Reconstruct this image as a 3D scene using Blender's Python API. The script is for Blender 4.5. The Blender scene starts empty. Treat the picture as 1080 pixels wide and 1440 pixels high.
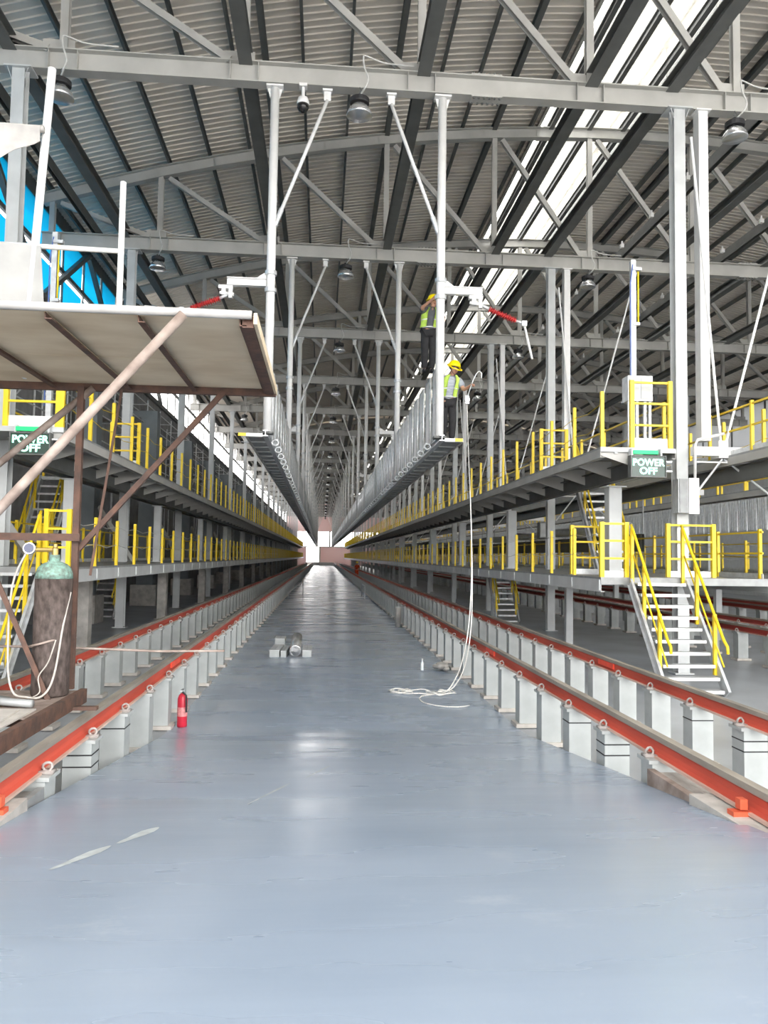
import bpy, math, random
from mathutils import Vector, Matrix
random.seed(7)
R = math.radians
S = bpy.context.scene
COL = S.collection
V = Vector

# ------------------------------------------------------------------ camera
cam_d = bpy.data.cameras.new('camera'); cam = bpy.data.objects.new('camera', cam_d); COL.objects.link(cam)
cam_d.sensor_fit = 'AUTO'; cam_d.sensor_width = 36; cam_d.lens = 27.0
cam_d.clip_start = 0.1; cam_d.clip_end = 600
CAM_Z = 2.27
_r = V((0.9966759, -0.08016431, 0.01452024)); _f = V((0.07918917, 0.99514321, 0.05847281))
_f.normalize(); _u = _r.cross(_f).normalized(); _r = _f.cross(_u).normalized()
m = Matrix((( _r.x, _u.x, -_f.x, 0), (_r.y, _u.y, -_f.y, 0), (_r.z, _u.z, -_f.z, CAM_Z), (0, 0, 0, 1)))
cam.matrix_world = m
S.camera = cam

# ------------------------------------------------------------------ daylight
W = bpy.data.worlds.new('sky'); S.world = W; W.use_nodes = True
wn = W.node_tree.nodes; bg = wn['Background']
bg.inputs[0].default_value = (1.0, 0.985, 0.97, 1); bg.inputs[1].default_value = 6.5
S.view_settings.view_transform = 'Standard'; S.view_settings.look = 'None'
S.view_settings.gamma = 1.0; S.view_settings.use_curve_mapping = False
S.view_settings.exposure = 0.42
cy = S.cycles
cy.max_bounces = 10; cy.diffuse_bounces = 6; cy.glossy_bounces = 4; cy.transmission_bounces = 6
cy.caustics_reflective = False; cy.caustics_refractive = False; cy.sample_clamp_indirect = 8.0
cy.use_denoising = True

# ------------------------------------------------------------------ materials
MATS = {}
def mat(name, col, rough=0.55, metal=0.0, var=0.12, scale=3.0, stretch=(1, 1, 1), col2=None, bump=0.0, bscale=40.0, spec=0.5, emit=None, estr=0, sharp=None):
    if name in MATS: return MATS[name]
    M = bpy.data.materials.new(name); M.use_nodes = True
    nt = M.node_tree; b = nt.nodes['Principled BSDF']
    b.inputs['Roughness'].default_value = rough; b.inputs['Metallic'].default_value = metal
    b.inputs['Specular IOR Level'].default_value = spec
    tc = nt.nodes.new('ShaderNodeTexCoord'); mp = nt.nodes.new('ShaderNodeMapping'); mp.inputs['Scale'].default_value = stretch
    nt.links.new(tc.outputs['Object'], mp.inputs[0])
    nz = nt.nodes.new('ShaderNodeTexNoise'); nz.inputs['Scale'].default_value = scale; nz.inputs['Detail'].default_value = 5
    nt.links.new(mp.outputs[0], nz.inputs['Vector'])
    cr = nt.nodes.new('ShaderNodeValToRGB'); e = cr.color_ramp.elements
    lo = col2 if col2 else tuple(c * (1 - var) for c in col); hi = col if col2 else tuple(min(1, c * (1 + var)) for c in col)
    e[0].color = (*lo, 1); e[1].color = (*hi, 1); e[0].position = 0.32; e[1].position = 0.68
    if sharp: e[0].position, e[1].position = sharp
    nt.links.new(nz.outputs['Fac'], cr.inputs[0]); nt.links.new(cr.outputs[0], b.inputs['Base Color'])
    if bump:
        n2 = nt.nodes.new('ShaderNodeTexNoise'); n2.inputs['Scale'].default_value = bscale; n2.inputs['Detail'].default_value = 3
        nt.links.new(mp.outputs[0], n2.inputs['Vector'])
        bp = nt.nodes.new('ShaderNodeBump'); bp.inputs['Strength'].default_value = bump; bp.inputs['Distance'].default_value = 0.02
        nt.links.new(n2.outputs['Fac'], bp.inputs['Height']); nt.links.new(bp.outputs[0], b.inputs['Normal'])
    if emit:
        b.inputs['Emission Color'].default_value = (*emit, 1); b.inputs['Emission Strength'].default_value = estr
    MATS[name] = M
    return M

def mat_sheet(name, col, trans):           # thin translucent roof light sheet
    M = bpy.data.materials.new(name); M.use_nodes = True; nt = M.node_tree
    out = nt.nodes['Material Output']; b = nt.nodes['Principled BSDF']; nt.nodes.remove(b)
    d = nt.nodes.new('ShaderNodeBsdfDiffuse'); t = nt.nodes.new('ShaderNodeBsdfTranslucent'); mx = nt.nodes.new('ShaderNodeMixShader')
    d.inputs[0].default_value = (*col, 1); t.inputs[0].default_value = (*col, 1); mx.inputs[0].default_value = trans
    nt.links.new(d.outputs[0], mx.inputs[1]); nt.links.new(t.outputs[0], mx.inputs[2]); nt.links.new(mx.outputs[0], out.inputs[0])
    MATS[name] = M; return M
def mat_glass(name, col, mixv=0.85):       # window pane: mostly clear, a little gloss
    M = bpy.data.materials.new(name); M.use_nodes = True; nt = M.node_tree
    out = nt.nodes['Material Output']; nt.nodes.remove(nt.nodes['Principled BSDF'])
    t = nt.nodes.new('ShaderNodeBsdfTransparent'); g = nt.nodes.new('ShaderNodeBsdfTranslucent'); mx = nt.nodes.new('ShaderNodeMixShader')
    nz = nt.nodes.new('ShaderNodeTexNoise'); nz.inputs['Scale'].default_value = 1.7
    cr = nt.nodes.new('ShaderNodeValToRGB'); cr.color_ramp.elements[0].color = (*[c * 0.75 for c in col], 1); cr.color_ramp.elements[1].color = (*col, 1)
    nt.links.new(nz.outputs['Fac'], cr.inputs[0])
    for n in (t, g): nt.links.new(cr.outputs[0], n.inputs[0])
    mx.inputs[0].default_value = 1 - mixv
    nt.links.new(t.outputs[0], mx.inputs[1]); nt.links.new(g.outputs[0], mx.inputs[2]); nt.links.new(mx.outputs[0], out.inputs[0])
    MATS[name] = M; return M

STEEL = mat('grey_truss_paint', (0.455, 0.45, 0.425), 0.6, 0, 0.10, 1.5)
DARK = mat('dark_grey_and_shaded_steel', (0.13, 0.135, 0.13), 0.6, 0, 0.15, 2)  # own colour of dark parts; on the tie beams it paints in shade
ROOF = mat('roof_sheet', (0.83, 0.775, 0.70), 0.55, 0, 0.06, 0.6)
GALV = mat('galvanised_steel', (0.62, 0.64, 0.65), 0.38, 0.35, 0.14, 9)
GALVD = mat('dull_galvanised_plate', (0.30, 0.31, 0.31), 0.5, 0.2, 0.15, 5)
WHITE = mat('white_paint', (0.80, 0.80, 0.79), 0.45, 0, 0.05, 4)
LGREY = mat('light_grey_paint', (0.55, 0.57, 0.57), 0.5, 0, 0.07, 3)
YEL = mat('yellow_paint', (0.86, 0.62, 0.02), 0.42, 0, 0.06, 6)
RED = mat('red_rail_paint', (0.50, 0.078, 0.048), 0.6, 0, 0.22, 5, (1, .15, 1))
RHEAD = mat('dusty_rail_head', (0.30, 0.27, 0.23), 0.55, 0.2, 0.25, 7, (1, .2, 1))
RFOOT = mat('dusty_rail_foot', (0.56, 0.40, 0.33), 0.75, 0, 0.2, 6, (1, .2, 1))
PIL = mat('grey_pillar_paint', (0.41, 0.435, 0.43), 0.5, 0, 0.10, 4)
CONC = mat('concrete', (0.44, 0.42, 0.39), 0.85, 0, 0.22, 5, bump=0.25)
CONCD = mat('dark_concrete', (0.25, 0.25, 0.25), 0.85, 0, 0.22, 2, bump=0.2)
FLOORG = mat('side_floor_paint', (0.37, 0.40, 0.43), 0.35, 0, 0.18, 0.7, bump=0.05, bscale=6)
RUST = mat('rusty_steel', (0.16, 0.085, 0.06), 0.75, 0.1, 0, 8, col2=(0.075, 0.05, 0.042), bump=0.2)
RUSTL = mat('weathered_tube', (0.40, 0.33, 0.29), 0.65, 0.1, 0, 7, (1, 1, 1), col2=(0.20, 0.15, 0.125))
PLY = mat('plywood', (0.80, 0.68, 0.50), 0.7, 0, 0, 1.6, (1, 2, 1), col2=(0.66, 0.53, 0.36))
CYL = mat('rusted_cylinder_paint', (0.115, 0.088, 0.078), 0.75, 0, 0, 26, (1, 1, .45), col2=(0.035, 0.024, 0.020), bump=0.4)
MINT = mat('mint_paint', (0.24, 0.42, 0.35), 0.7, 0, 0, 30, col2=(0.13, 0.16, 0.135))
REDP = mat('fire_red', (0.55, 0.02, 0.045), 0.35, 0, 0.1, 5)
SILI = mat('red_silicone', (0.50, 0.03, 0.03), 0.45, 0, 0.1, 5)
BLACK = mat('black_rubber', (0.02, 0.02, 0.022), 0.6, 0, 0.2, 6)
ROPE = mat('white_rope_fibre', (0.74, 0.73, 0.69), 0.8, 0, 0.15, 60)
CABLE = mat('grey_white_cable', (0.60, 0.60, 0.58), 0.6, 0, 0.08, 20)
TARP = mat('dusty_tarpaulin', (0.40, 0.39, 0.375), 0.7, 0, 0.18, 4)
ALU = mat('aluminium', (0.72, 0.73, 0.74), 0.25, 0.8, 0.05, 9)

BLUEG = mat('blue_grey_column', (0.20, 0.225, 0.24), 0.6, 0, 0.12, 1.5)
PAPER = mat('cardboard', (0.52, 0.49, 0.45), 0.8, 0, 0.12, 6)
ORANGE = mat('orange_overall', (0.75, 0.085, 0.02), 0.8, 0, 0.1, 9)
SKIN = mat('skin', (0.50, 0.27, 0.18), 0.55, 0, 0.06, 12)
HAIR = mat('dark_hair', (0.015, 0.013, 0.012), 0.6, 0, 0.2, 40)
TROU = mat('black_trouser_cloth', (0.018, 0.018, 0.02), 0.85, 0, 0.25, 14)
VESTM = mat('lime_safety_vest', (0.55, 0.78, 0.12), 0.7, 0, 0.10, 14)
HELM = mat('yellow_helmet_shell', (0.90, 0.72, 0.0), 0.3, 0, 0.03, 4)
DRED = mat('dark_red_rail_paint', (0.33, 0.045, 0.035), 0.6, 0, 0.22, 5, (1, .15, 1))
SHEET = mat_sheet('rooflight_sheet', (0.74, 0.74, 0.68), 0.10)
MESHW = mat_sheet('louvre_sheet', (0.82, 0.82, 0.80), 0.20)
PINKW = mat_sheet('pink_translucent_cladding', (0.84, 0.66, 0.64), 0.12)
GLASS = mat_glass('clear_pane', (0.95, 0.95, 0.96))
BLUEF = mat_glass('blue_film_pane', (0.05, 0.36, 0.50), 0.35)
SIGNB = mat('sign_black_glass', (0.03, 0.06, 0.045), 0.25, 0, 0.1, 5)
SIGNG = mat('lit_led_letters', (0.4, 0.95, 0.75), 0.5, 0, 0, 5, emit=(0.42, 1.0, 0.72), estr=1.5)
SIGNG2 = mat('lit_led_green', (0.02, 0.5, 0.15), 0.5, 0, 0, 5, emit=(0.0, 0.55, 0.16), estr=0.7)

def floor_mat():
    M = bpy.data.materials.new('blue_grey_epoxy_floor'); M.use_nodes = True; nt = M.node_tree; L = nt.links.new; N = nt.nodes.new
    b = nt.nodes['Principled BSDF']
    tc = N('ShaderNodeTexCoord')
    def noise(scale, st, detail=4, rough=0.5):
        mp = N('ShaderNodeMapping'); mp.inputs['Scale'].default_value = st; L(tc.outputs['Object'], mp.inputs[0])
        n = N('ShaderNodeTexNoise'); n.inputs['Scale'].default_value = scale; n.inputs['Detail'].default_value = detail; n.inputs['Roughness'].default_value = rough
        L(mp.outputs[0], n.inputs['Vector']); return n.outputs['Fac']
    def ramp(src, a, ca, b_, cb):
        r = N('ShaderNodeValToRGB'); e = r.color_ramp.elements; e[0].position = a; e[1].position = b_; e[0].color = ca; e[1].color = cb
        L(src, r.inputs[0]); return r.outputs[0]
    base = ramp(noise(0.9, (0.5, 1, 1), 6), 0.3, (0.255, 0.315, 0.400, 1), 0.7, (0.305, 0.366, 0.450, 1))
    scuff = ramp(noise(1.6, (1, 1.6, 1), 8, 0.7), 0.60, (0, 0, 0, 1), 0.78, (1, 1, 1, 1))
    mx = N('ShaderNodeMixRGB'); mx.inputs[2].default_value = (0.42, 0.47, 0.53, 1)
    sc = N('ShaderNodeMath'); sc.operation = 'MULTIPLY'; sc.inputs[1].default_value = 0.45; L(scuff, sc.inputs[0])
    L(sc.outputs[0], mx.inputs[0]); L(base, mx.inputs[1]); L(mx.outputs[0], b.inputs['Base Color'])
    ro = ramp(noise(1.1, (0.35, 1.5, 1), 4), 0.3, (0.18, 0.18, 0.18, 1), 0.7, (0.34, 0.34, 0.34, 1)); L(ro, b.inputs['Roughness'])
    b.inputs['Specular IOR Level'].default_value = 0.5
    wv = noise(2.2, (0.35, 2.2, 1), 3)
    bp = N('ShaderNodeBump'); bp.inputs['Strength'].default_value = 0.22; bp.inputs['Distance'].default_value = 0.012
    L(wv, bp.inputs['Height']); L(bp.outputs[0], b.inputs['Normal'])
    return M
EPOXY = floor_mat()

# ------------------------------------------------------------------ mesh helpers
def spline(P, k=5):
    P = [V(p) for p in P]; out = []
    for i in range(len(P) - 1):
        a, b, c, d = P[max(i - 1, 0)], P[i], P[i + 1], P[min(i + 2, len(P) - 1)]
        for j in range(k):
            t = j / k; out.append(.5 * ((2 * b) + (c - a) * t + (2 * a - 5 * b + 4 * c - d) * t * t + (3 * b - a - 3 * c + d) * t ** 3))
    return out + [P[-1]]
class MB:
    def __init__(s): s.v = []; s.f = []
    def add(s, vs, fs):
        o = len(s.v); s.v += [tuple(p) for p in vs]; s.f += [tuple(i + o for i in f) for f in fs]; return s
    def box(s, x0, x1, y0, y1, z0, z1):
        return s.add([(x0, y0, z0), (x1, y0, z0), (x1, y1, z0), (x0, y1, z0), (x0, y0, z1), (x1, y0, z1), (x1, y1, z1), (x0, y1, z1)],
                     [(0, 3, 2, 1), (4, 5, 6, 7), (0, 1, 5, 4), (1, 2, 6, 5), (2, 3, 7, 6), (3, 0, 4, 7)])
    def cbox(s, c, sx, sy, sz): return s.box(c[0] - sx / 2, c[0] + sx / 2, c[1] - sy / 2, c[1] + sy / 2, c[2] - sz / 2, c[2] + sz / 2)
    def frame(s, p, q, up):
        p, q = V(p), V(q); d = (q - p).normalized(); up = V(up)
        if abs(d.dot(up)) > 0.99: up = V((0, 1, 0)) if abs(d.y) < 0.9 else V((1, 0, 0))
        a = d.cross(up).normalized(); b = a.cross(d).normalized(); return p, q, a, b
    def bar(s, p, q, w, h, up=(0, 0, 1)):
        p, q, a, b = s.frame(p, q, up); c = [(-w / 2, -h / 2), (w / 2, -h / 2), (w / 2, h / 2), (-w / 2, h / 2)]
        return s.prof(p, q, a, b, c)
    def prof(s, p, q, a, b, c):
        n = len(c); vs = [p + a * x + b * y for x, y in c] + [q + a * x + b * y for x, y in c]
        fs = [tuple(range(n - 1, -1, -1)), tuple(range(n, 2 * n))] + [(i, (i + 1) % n, n + (i + 1) % n, n + i) for i in range(n)]
        return s.add(vs, fs)
    def ibeam(s, p, q, w, h, tf=0.02, tw=0.015, up=(0, 0, 1)):
        p, q, a, b = s.frame(p, q, up); W, Hh, t = w / 2, h / 2, tw / 2
        c = [(-W, -Hh), (W, -Hh), (W, -Hh + tf), (t, -Hh + tf), (t, Hh - tf), (W, Hh - tf), (W, Hh), (-W, Hh), (-W, Hh - tf), (-t, Hh - tf), (-t, -Hh + tf), (-W, -Hh + tf)]
        return s.prof(p, q, a, b, c)
    def channel(s, p, q, w, h, t=0.012, up=(0, 0, 1), flip=1):
        p, q, a, b = s.frame(p, q, up); c = [(0, -h / 2), (w * flip, -h / 2), (w * flip, -h / 2 + t), (t * flip, -h / 2 + t), (t * flip, h / 2 - t), (w * flip, h / 2 - t), (w * flip, h / 2), (0, h / 2)]
        if flip < 0: c = c[::-1]
        return s.prof(p, q, a, b, c)
    def angle(s, p, q, w, t=0.008, up=(0, 0, 1)):
        p, q, a, b = s.frame(p, q, up); return s.prof(p, q, a, b, [(0, 0), (w, 0), (w, t), (t, t), (t, w), (0, w)])
    def tube(s, p, q, r, n=10, r2=None):
        p, q, a, b = s.frame(p, q, (0, 0, 1)); r2 = r if r2 is None else r2
        cs = [(math.cos(2 * math.pi * i / n), math.sin(2 * math.pi * i / n)) for i in range(n)]
        vs = [p + (a * x + b * y) * r for x, y in cs] + [q + (a * x + b * y) * r2 for x, y in cs]
        return s.add(vs, [tuple(range(n - 1, -1, -1)), tuple(range(n, 2 * n))] + [(i, (i + 1) % n, n + (i + 1) % n, n + i) for i in range(n)])
    def path(s, pts, r, n=6, closed=False):
        pts = [V(p) for p in pts]; k = len(pts); rings = []; prev = None
        for i in range(k):
            a = pts[(i + 1) % k] if (closed or i < k - 1) else pts[i]; b = pts[i - 1] if (closed or i > 0) else pts[i]
            d = (a - b).normalized()
            if prev is None:
                x = d.cross(V((0, 0, 1)))
                if x.length < 0.05: x = d.cross(V((0, 1, 0)))
            else: x = prev - d * prev.dot(d)
            x.normalize(); prev = x; y = d.cross(x)
            rr = r[i] if isinstance(r, (list, tuple)) else r
            rings.append([pts[i] + (x * math.cos(2 * math.pi * j / n) + y * math.sin(2 * math.pi * j / n)) * rr for j in range(n)])
        vs = [p for rg in rings for p in rg]; fs = []
        for i in range(k if closed else k - 1):
            i2 = (i + 1) % k
            for j in range(n): fs.append((i * n + j, i * n + (j + 1) % n, i2 * n + (j + 1) % n, i2 * n + j))
        if not closed: fs += [tuple(range(n - 1, -1, -1)), tuple(range((k - 1) * n, k * n))]
        return s.add(vs, fs)
    def lathe(s, c, prof, n=16, axis=(0, 0, 1)):
        c = V(c); ax = V(axis).normalized(); a = ax.orthogonal().normalized(); b = ax.cross(a)
        vs = []; fs = []
        for r, h in prof:
            for j in range(n):
                t = 2 * math.pi * j / n; vs.append(c + ax * h + (a * math.cos(t) + b * math.sin(t)) * max(r, 1e-4))
        for i in range(len(prof) - 1):
            for j in range(n): fs.append((i * n + j, i * n + (j + 1) % n, (i + 1) * n + (j + 1) % n, (i + 1) * n + j))
        fs += [tuple(range(n - 1, -1, -1)), tuple(range((len(prof) - 1) * n, len(prof) * n))]
        return s.add(vs, fs)
    def ball(s, c, rx, ry=None, rz=None, n=12, k=7):
        ry = rx if ry is None else ry; rz = rx if rz is None else rz; c = V(c); vs = []; fs = []
        for i in range(k + 1):
            t = math.pi * (i / k) ; t = min(max(t, .02), math.pi - .02)
            for j in range(n):
                u = 2 * math.pi * j / n; vs.append(c + V((rx * math.sin(t) * math.cos(u), ry * math.sin(t) * math.sin(u), -rz * math.cos(t))))
        for i in range(k):
            for j in range(n): fs.append((i * n + j, i * n + (j + 1) % n, (i + 1) * n + (j + 1) % n, (i + 1) * n + j))
        fs += [tuple(range(n - 1, -1, -1)), tuple(range(k * n, (k + 1) * n))]
        return s.add(vs, fs)
    def mesh(s, name, material, off=(0, 0, 0), smooth=False):
        me = bpy.data.meshes.new(name)
        ox, oy, oz = off
        me.from_pydata([(x - ox, y - oy, z - oz) for x, y, z in s.v], [], s.f); me.update()
        if material: me.materials.append(material)
        if smooth: me.polygons.foreach_set('use_smooth', [True] * len(me.polygons))
        return me
    def build(s, name, material, parent=None, smooth=False):
        off = wloc(parent) if parent else (0, 0, 0)
        o = bpy.data.objects.new(name, s.mesh(name, material, off, smooth)); COL.objects.link(o)
        if parent: o.parent = parent
        WL[o.name] = V(off) if parent else V((0, 0, 0))
        return o
    def top(s, name, material, base, smooth=False):   # a one-mesh thing with its origin at base
        o = bpy.data.objects.new(name, s.mesh(name, material, base, smooth)); COL.objects.link(o); o.location = base; WL[o.name] = V(base); return o
WL = {}
def wloc(o): return tuple(WL[o.name])
def tag(o, label, cat, group=None):
    o['label'] = label; o['category'] = cat
    if group: o['group'] = group
    return o
def thing(name, loc, label, cat, group=None):
    o = bpy.data.objects.new(name, None); COL.objects.link(o); o.location = loc; o.empty_display_size = 0.2; WL[o.name] = V(loc)
    return tag(o, label, cat, group)
def struct(o): o['kind'] = 'structure'; return o
def inst(name, mesh, parent, wpos, rz=0):            # another object on shared mesh data; wpos = world position of the mesh origin
    o = bpy.data.objects.new(name, mesh); COL.objects.link(o)
    off = V(wloc(parent)) if parent else V((0, 0, 0))
    o.parent = parent; o.location = V(wpos) - off
    if rz: o.rotation_euler.z = rz
    WL[o.name] = V(wpos); return o
def copy_tree(o, parent=None):
    c = o.copy(); COL.objects.link(c); c.parent = parent; WL[c.name] = WL[o.name].copy()
    for ch in o.children: copy_tree(ch, c)
    return c
def place_copy(o, loc, label, group=None):
    c = copy_tree(o); c.location = loc; c['label'] = label
    if group: c['group'] = group
    elif 'group' in c: del c['group']
    return c
ORD = ['nearest', 'second', 'third', 'fourth', 'fifth', 'sixth', 'seventh', 'eighth']
def nth(k, kind, far):    # k-th of a row along the hall; beyond the eighth nothing tells them apart
    g = far.split(',')[0].replace('very ', '').replace('distant ', '') + ' row'
    return (kind.replace('#', ORD[k]), g) if k < 8 else (far, g)

# ------------------------------------------------------------------ hall dimensions
Y1, BAY, NB = 15.2, 9.0, 20
YEND = 191.0
XL, XR = -9.0, 29.6
Y_FRONT = -6.0
def zc(x): return 16.45 - (x - 10.3) ** 2 / 116.0        # centre of the curved top chord
ZB = 12.0                                                # centre of the straight bottom chord
TY = [Y1 + BAY * k for k in range(-2, NB)]               # truss lines (two stand behind or above the view)
def zf(y):          # aisle level: flat at the pit, then a ramp easing out near the entrance
    if y >= 10.4: return 0.0
    if y >= 9.6: return 0.121 * (10.4 - y) ** 2 / 1.6
    if y >= 4.0: return 0.121 * (10.0 - y)
    return 0.726 + 0.121 * (4.0 - y) - 0.0095 * (4.0 - max(y, -2.3)) ** 2 if y > -2.3 else 1.111

# floor: aisle with its ramp up towards the entrance, plus the lower side floors
b = MB(); xs0, xs1 = -1.93, 2.66
ys = [Y_FRONT, -2.3, -1.5, -.5, .5, 1, 1.5, 2, 2.5, 3, 3.5, 4, 5, 6, 7, 8, 9, 9.6, 9.8, 10, 10.2, 10.4, 14, 20, 40, 80, 120, 160, 187]
vs = []; fs = []
for y in ys: vs += [(xs0, y, zf(y)), (xs1, y, zf(y)), (xs0, y, -0.12), (xs1, y, -0.12)]
for i in range(len(ys) - 1):
    a = i * 4; c = a + 4
    fs += [(a, a + 1, c + 1, c), (a + 2, a, c, c + 2), (a + 1, a + 3, c + 3, c + 1)]
fs += [(0, 2, 3, 1), (len(vs) - 4, len(vs) - 3, len(vs) - 1, len(vs) - 2)]
b.add(vs, fs); floor = struct(b.build('floor', EPOXY))
b = MB().box(XL - .3, xs0, Y_FRONT, YEND, -.3, -.01).box(xs1, XR + .3, Y_FRONT, YEND, -.3, -.01); struct(b.build('floor_side', FLOORG))
b = MB().box(xs0, xs1, 187.0, YEND, -.3, .75); struct(b.build('floor_end_ramp', CONC))
b = MB().box(-60, 90, -80, Y_FRONT - .02, -.4, .9).box(-60, XL - .5, Y_FRONT, 240, -.4, -.05).box(XR + .5, 90, Y_FRONT, 240, -.4, -.05).box(XL - .5, XR + .5, YEND + .4, 240, -.4, .7)
struct(b.build('floor_yard', CONC))
b = MB()
for cx, cy_, w, l, an in [(-1.02, 4.62, .035, .42, .35), (-1.2, 4.15, .03, .5, .35), (-.35, 5.9, .012, .9, .3), (.0, 6.9, .010, .8, .3)]:
    n = 14; vs = []
    for i in range(n):
        t = 2 * math.pi * i / n; x = w * math.cos(t) * (1 + .3 * math.sin(3 * t)); y = l * .5 * math.sin(t)
        X = cx + x * math.cos(an) + y * math.sin(an); Yy = cy_ - x * math.sin(an) + y * math.cos(an); vs.append((X, Yy, zf(Yy) + .002))
    b.add(vs, [tuple(range(n))])
o = b.build('paint_scrape', mat('pale_scrape', (0.44, 0.48, 0.49), .6, 0, .15, 12), floor)

# roof sheet with real ribs, over purlins; opening for the ridge monitor
MX0, MX1 = 6.95, 10.25
def roof_sheet(xa, xb, n, ya, yb, pitch):
    b = MB(); xs = [xa + (xb - xa) * i / n for i in range(n + 1)]; prof = []
    if pitch:
        y = ya
        while y < yb - 1e-6:
            prof += [(y, 0), (y + pitch - .055, 0), (y + pitch - .040, -.035), (y + pitch - .015, -.035)]; y += pitch
        prof.append((y, 0))
    else: prof = [(ya, 0), (yb, 0)]
    for y, dz in prof:
        for x in xs: b.v.append((x, y, zc(x) + .44 + dz))
    k = n + 1
    for i in range(len(prof) - 1):
        for j in range(n): b.f.append((i * k + j, i * k + j + 1, (i + 1) * k + j + 1, (i + 1) * k + j))
    return b
ceiling = thing('ceiling', (10.3, 0, 17), 'curved ribbed sheet roof over the whole hall', 'ceiling'); del ceiling['category']; struct(ceiling)
YM = 78.2
for xa, xb, n in ((XL - .8, MX0, 20), (MX1, XR + .8, 20)):
    roof_sheet(xa, xb, n, Y_FRONT + .2, YM, .26).build('ribbed_sheet', ROOF, ceiling)
    roof_sheet(xa, xb, n, YM, YEND + .3, .52).build('ribbed_sheet', ROOF, ceiling)
# purlins
px = [-8.7, -7.6, -6.35, -5.1, -3.85, -2.6, -.8, .5, 3.15, 4.3, 6.6, 10.6, 11.9, 13.2, 14.5, 15.8, 17.1, 18.4, 19.7, 21, 22.3, 23.6, 24.9, 26.2, 27.5, 28.8]
for x in px:
    z = zc(x) + .30
    MB().channel((x, Y_FRONT + .3, z), (x, YEND, z), .07, .20, .01).build('purlin', DARK, ceiling)
for x in (-1.75, 1.85, 5.4, 7.3, 8.6, 9.75, 12.4):
    z = zc(x) + .25
    MB().ibeam((x, Y_FRONT + .3, z), (x, YEND, z), .15, .24).build('purlin', DARK, ceiling)
# ridge monitor
mon = thing('ridge_monitor', (8.6, 60, 17), 'long raised rooflight with pale sheet ceiling and bright louvred side', 'rooflight')
zmh = 18.15
def mon_sheet(xa, xb, za, zb, ya, yb, pitch=.3):
    b = MB(); y = ya; prof = []
    while y < yb - 1e-6: prof += [(y, 0), (y + pitch - .05, 0), (y + pitch - .035, -.03), (y + pitch - .015, -.03)]; y += pitch
    prof.append((y, 0))
    for y, dz in prof: b.v += [(xa, y, za + dz), (xb, y, zb + dz)]
    for i in range(len(prof) - 1): b.f.append((2 * i, 2 * i + 1, 2 * i + 3, 2 * i + 2))
    return b
mon_sheet(7.75, 10.9, zmh - .1, zmh, Y_FRONT + .2, YEND).build('sheet_ceiling', SHEET, mon)
MB().box(6.4, 7.0, Y_FRONT + .2, YEND, zmh - .2, zmh - .17).build('left_hood', SHEET, mon)
for k, y in enumerate(range(int(Y_FRONT) + 1, int(YEND), 3)):
    MB().box(10.27, 10.30, y, y + 2.93, zc(MX1) + .5, zc(MX1) + 1.05).build('louvre_panel', MESHW, mon)
me = MB()
for i in range(9): me.box(-.015, .0, 0, 2.93, i * .06, i * .06 + .022)
me = me.mesh('louvre_blade', LGREY)
for k, y in enumerate(range(int(Y_FRONT) + 1, 70, 3)): inst('louvre_blade', me, mon, (10.265, y, zc(MX1) + .52))
me = MB().box(-.03, .03, -.03, .03, 0, 1.2).mesh('mullion', STEEL)
for y in range(int(Y_FRONT) + 1, int(YEND), 3): inst('mullion', me, mon, (10.3, y, zc(MX1) + .45)); inst('mullion', me, mon, (6.95, y, zc(MX0) + .45))
MB().box(10.24, 10.36, Y_FRONT + .2, YEND, zc(MX1) + .34, zc(MX1) + .5).build('kerb', STEEL, mon)
MB().box(6.88, 6.98, Y_FRONT + .2, YEND, zc(MX0) + .3, zc(MX0) + .5).build('kerb', STEEL, mon)
MB().box(10.2, 10.36, Y_FRONT + .2, YEND, zmh - .14, zmh - .06).build('eaves_bar', STEEL, mon)

# trusses
NODES = [-8.6, -5.3, -1.75, 1.85, 5.4, 8.6, 12.1, 15.7, 19.3, 22.9, 26.5, 29.2]
def make_truss(y):
    t = thing('roof_truss', (10.3, y, ZB), '', 'roof truss')
    MB().ibeam((-8.9, y, ZB), (XR - .1, y, ZB), .26, .44, .025, .018).build('bottom_chord', STEEL, t)
    b = MB(); n = 22; xs = [-8.9 + (XR + 8.8) * i / n for i in range(n + 1)]
    for i in range(n): b.ibeam((xs[i] - .01, y, zc(xs[i])), (xs[i + 1] + .01, y, zc(xs[i + 1])), .24, .36, .022, .016)
    b.build('top_chord', STEEL, t)
    for x in NODES: MB().ibeam((x, y, ZB + .2), (x, y, zc(x) - .16), .16, .16, .014, .01, (0, 1, 0)).build('vertical', STEEL, t)
    for a, c in zip(NODES[:-1], NODES[1:]):
        p, q = V((a + .25, y, zc(a) - .2)), V((c - .3, y, ZB + .24))
        MB().ibeam(p, q, .15, .15, .014, .01, (0, 1, 0)).build('diagonal', STEEL, t)
        MB().box(c - .42, c + .2, y - .01, y + .01, ZB + .2, ZB + .46).build('gusset_plate', STEEL, t)
    sm = MB().box(-.006, .006, -.12, -.012, -.2, .2).box(-.006, .006, .012, .12, -.2, .2).mesh('web_stiffener', STEEL)
    for a in NODES:
        for dx in (-.28, .28):
            if a + dx > -8.8: inst('web_stiffener', sm, t, (a + dx, y, ZB))
    for x in (3.2, 14.0):
        for zz in (.2325, -.2325):
            pl = MB().box(x - .32, x + .32, y - .13, y + .13, ZB + zz - .0125, ZB + zz + .0125).build('splice_plate', STEEL, t)
            bb = MB()
            for i in range(6):
                for yy in (-.1, .1): bb.lathe((x - .27 + i * .108, y + yy, ZB + zz * 1.12), [(.022, -.018), (.022, .018)], 6)
            bb.build('bolts', DARK, pl)['kind'] = 'stuff'
    return t
tr0 = make_truss(TY[0])
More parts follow.
